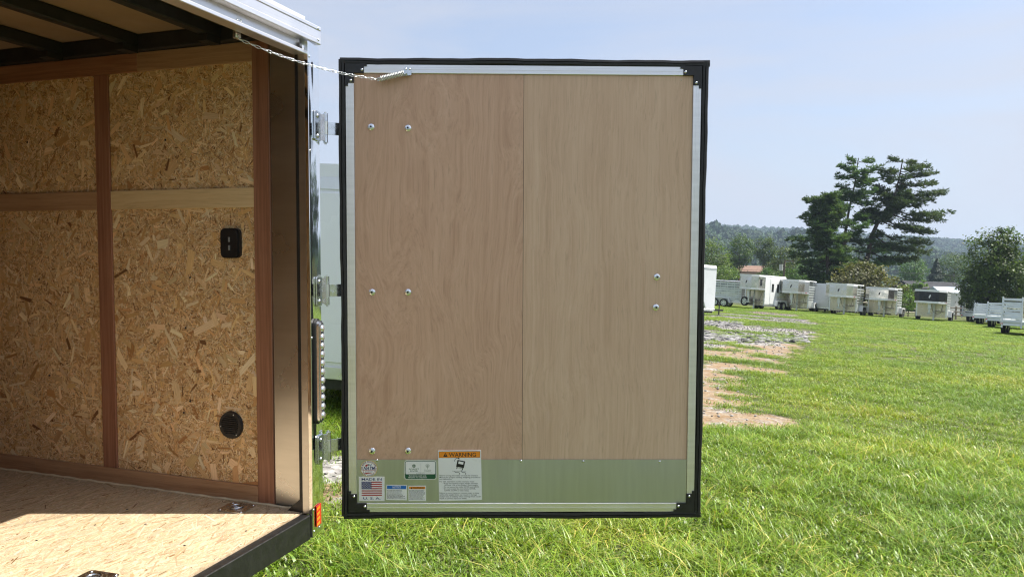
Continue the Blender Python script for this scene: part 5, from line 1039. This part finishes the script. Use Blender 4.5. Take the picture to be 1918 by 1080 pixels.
# flat trailers with stand-up ramps
def ramp_trailer(px, py, th, label, hs, lean):
    r = frame_at('ramp_trailer', gpx(px, py), th, label, 'trailer', 'flat trailers with silver stand-up ramps'); Q = lambda n, fn, par=None: quick(n, par or r, fn); w = 1.0; L = 5.0
    Q('deck', lambda b: (b.box((-w, .2, .62), (w, L, .74), 'slat_aluminium', .01), b.box((-w - .02, .18, .55), (w + .02, .26, .619), 'slat_aluminium'))); Q('side_rail', lambda b: b.box((w + .001, .25, .66), (w + .06, L, .80), 'slat_aluminium')); Q('side_rail', lambda b: b.box((-w - .06, .25, .66), (-w - .001, L, .80), 'slat_aluminium'))
    for s_, h in zip((-1, 1), hs):
        M = Matrix.Translation((s_ * .5, .17, .5)) @ Matrix.Rotation(-lean, 4, 'X') @ Matrix.Rotation(s_ * .03, 4, 'Y'); W2 = .46
        rp = quick('ramp', r, lambda b: (b.box((-W2, -.05, -.12), (-W2 + .07, .05, h), 'slat_aluminium', .008, M), b.box((W2 - .07, -.05, -.12), (W2, .05, h), 'slat_aluminium', .008, M)))
        nsl = int(h / .17)
        for k in range(nsl): quick('slat', rp, lambda b: b.box((-W2 + .0705, -.035, .0 + k * h / nsl), (W2 - .0705, .02, .115 + k * h / nsl), 'slat_aluminium', .006, M))
        Q('tail_light', lambda b: b.box((s_ * .93 - .05, .13, .55), (s_ * .93 + .05, .179, .61), 'red_lens'))
    for y0 in (2.6, 3.45):
        for s_ in (-1, 1): wheel_parts(r, (s_ * (w + .18), y0, .36), (1, 0, 0), .36, .22, 'zinc')
    Q('fender', lambda b: b.prism([(2.1, .5), (2.2, .82), (3.85, .82), (3.95, .5), (3.88, .5), (3.8, .76), (2.25, .76), (2.17, .5)], w + .061, w + .30, 'white_paint', 'yz')); Q('fender', lambda b: b.prism([(2.1, .5), (2.2, .82), (3.85, .82), (3.95, .5), (3.88, .5), (3.8, .76), (2.25, .76), (2.17, .5)], -w - .061, -w - .30, 'white_paint', 'yz'))
    Q('tongue', lambda b: b.box((-.08, L, .55), (.08, L + 1.3, .66), 'slat_aluminium')); Q('jack', lambda b: b.cyl((0, L + 1.1, 0), (0, L + 1.1, 1.0), .04, 'zinc', 8))
ramp_trailer(1822, 604, 50, 'flat trailer with narrow silver ramps, next to the black-nosed gooseneck', (1.5, 1.25), .2)
ramp_trailer(1847, 609, 46, 'flat trailer with short leaning silver ramps, second from the black-nosed gooseneck', (1.25, 1.2), .36)
ramp_trailer(1876, 616, 44, 'flat trailer with medium silver ramps beside the tallest ramps', (1.3, 1.3), .2)
ramp_trailer(1914, 630, 42, 'flat trailer with the tallest silver ramps, ending the ramp row', (1.5, 1.75), .12)
def black_neck(px, py, th):
    r = frame_at('flatbed_trailer', gpx(px, py), th, 'black gooseneck flatbed with red and white tape and yellow plates behind the ramps', 'trailer'); Q = lambda n, fn, par=None: quick(n, par or r, fn)
    for s_ in (-1, 1):
        bm_ = Q('front_beam', lambda b: b.box((s_ * .12, -.1, 1.25), (s_ * 1.18, .05, 1.78), 'black_steel', .01)); Q('plate', lambda b: b.box((s_ * .62 - .2, -.108, 1.42), (s_ * .62 + .2, -.1005, 1.53), 'amber_lens'), bm_)
        for k in range(7): Q('tape', lambda b: b.box((s_ * (.14 + k * .148), -.106, 1.69), (s_ * (.14 + k * .148 + .146), -.1005, 1.745), 'red_lens' if k % 2 else 'sticker_white'), bm_)
        Q('landing_leg', lambda b: (b.box((s_ * .8 - .06, .0601, 0), (s_ * .8 + .06, .18, 1.5), 'black_steel')))
    Q('neck', lambda b: (b.prism([(-.11, .7), (.11, .7), (.11, 1.5), (.35, 1.8), (-.35, 1.8), (-.11, 1.5)], -.2, -.101, 'trailer_aluminium'))); Q('deck', lambda b: (b.box((-1.2, .181, .85), (1.2, 6, 1.05), 'black_steel'), b.box((-.5, .182, 1.051), (-.35, 1.5, 1.6), 'black_steel'), b.box((.35, .182, 1.051), (.5, 1.5, 1.6), 'black_steel')))
    for y0 in (4.2, 5.1):
        for s_ in (-1, 1): wheel_parts(r, (s_ * 1.0, y0, .4), (1, 0, 0), .4, .3, 'zinc')
black_neck(1852, 602, 30)
# rail fence behind the row
fp = [gpx(*q) for q in ((1545, 584.5), (1580, 586), (1612, 587.5), (1645, 589), (1680, 590.5), (1715, 592), (1750, 594.5), (1790, 597.5), (1822, 600.5), (1870, 605), (1925, 611))]
fr = empty('rail_fence', fp[0], 0, 'weathered split-rail wooden fence running behind the parked trailers', 'fence')
for i, p in enumerate(fp):
    q = p - fp[0]; quick('post', fr, lambda b: b.box((q[0] - .07, q[1] - .07, q[2] - .3), (q[0] + .07, q[1] + .07, q[2] + 1.3), 'fence_wood', .02))
    if i:
        a = fp[i - 1] - fp[0]
        for z in (.38, .75, 1.12): quick('rail', fr, lambda b: b.tube([a + np.array([0, -.08, z + random.uniform(-.03, .03)]), (a + q) / 2 + np.array([0, -.08, z - .02]), q + np.array([0, -.08, z + random.uniform(-.03, .03)])], .06, 'fence_wood', 6))
# power pole and wires
c = at(1466, 540, 96); g = float(ground_z(c[0], c[1])); t = at(1470, 487, 96); pr = empty('power_pole', (c[0], c[1], g), 0, 'wooden power pole with grey transformer behind the goosenecks', 'pole'); e = t - np.array([c[0], c[1], g])
quick('pole_shaft', pr, lambda b: b.cyl((0, 0, -.3), e, .15, 'pole_wood', 10, .11)); quick('transformer', pr, lambda b: (b.cyl(e + np.array([-.42, 0, -1.35]), e + np.array([-.42, 0, -.55]), .24, 'pale_siding', 14), b.cyl(e + np.array([-.42, 0, -.55]), e + np.array([-.42, 0, -.3]), .04, 'wire_black', 8), b.box(tuple(e + np.array([-.3, -.05, -1.1])), tuple(e + np.array([-.05, .05, -1.0])), 'zinc_dull')))
quick('cross_arm', pr, lambda b: b.box(tuple(e + np.array([-.1, -.22, -.15])), tuple(e + np.array([1.1, -.13, -.03])), 'pole_wood'))
for k, (dz, q) in enumerate(((0, (1180, 452, 120)), (-.5, (1180, 462, 120)), (-1.3, (1180, 476, 118)), (-.1, (2000, 520, 150)), (-.9, (2000, 540, 150)))):
    q = at(*q); p = t + np.array([0, 0, dz]); b = MB(); b.tube([p + (q - p) * u + np.array([0, 0, -2.2 * 4 * u * (1 - u) * .35]) for u in np.linspace(0, 1, 14)], .022, 'wire_black', 5); o = b.build('power_line'); tag(o, 'thin black overhead cable strung from the power pole', 'cable', 'overhead cables')

# ------------------------------------------------------------------ summer haze
MATS['haze'] = hm = bpy.data.materials.new('haze_air'); hm.use_nodes = True; hn = hm.node_tree.nodes; hn.remove(hn['Principled BSDF']); pv = hn.new('ShaderNodeVolumePrincipled'); pv.inputs['Color'].default_value = (0.62, 0.78, 1.0, 1); pv.inputs['Density'].default_value = 0.00026; pv.inputs['Anisotropy'].default_value = 0.2; hm.node_tree.links.new(pv.outputs[0], hn['Material Output'].inputs['Volume'])
b = MB(); b.mats = ['haze']; b.box((-4700, -4700, -14), (4700, 4700, 190), 'haze'); hz_o = b.build('haze'); hz_o['kind'] = 'stuff'
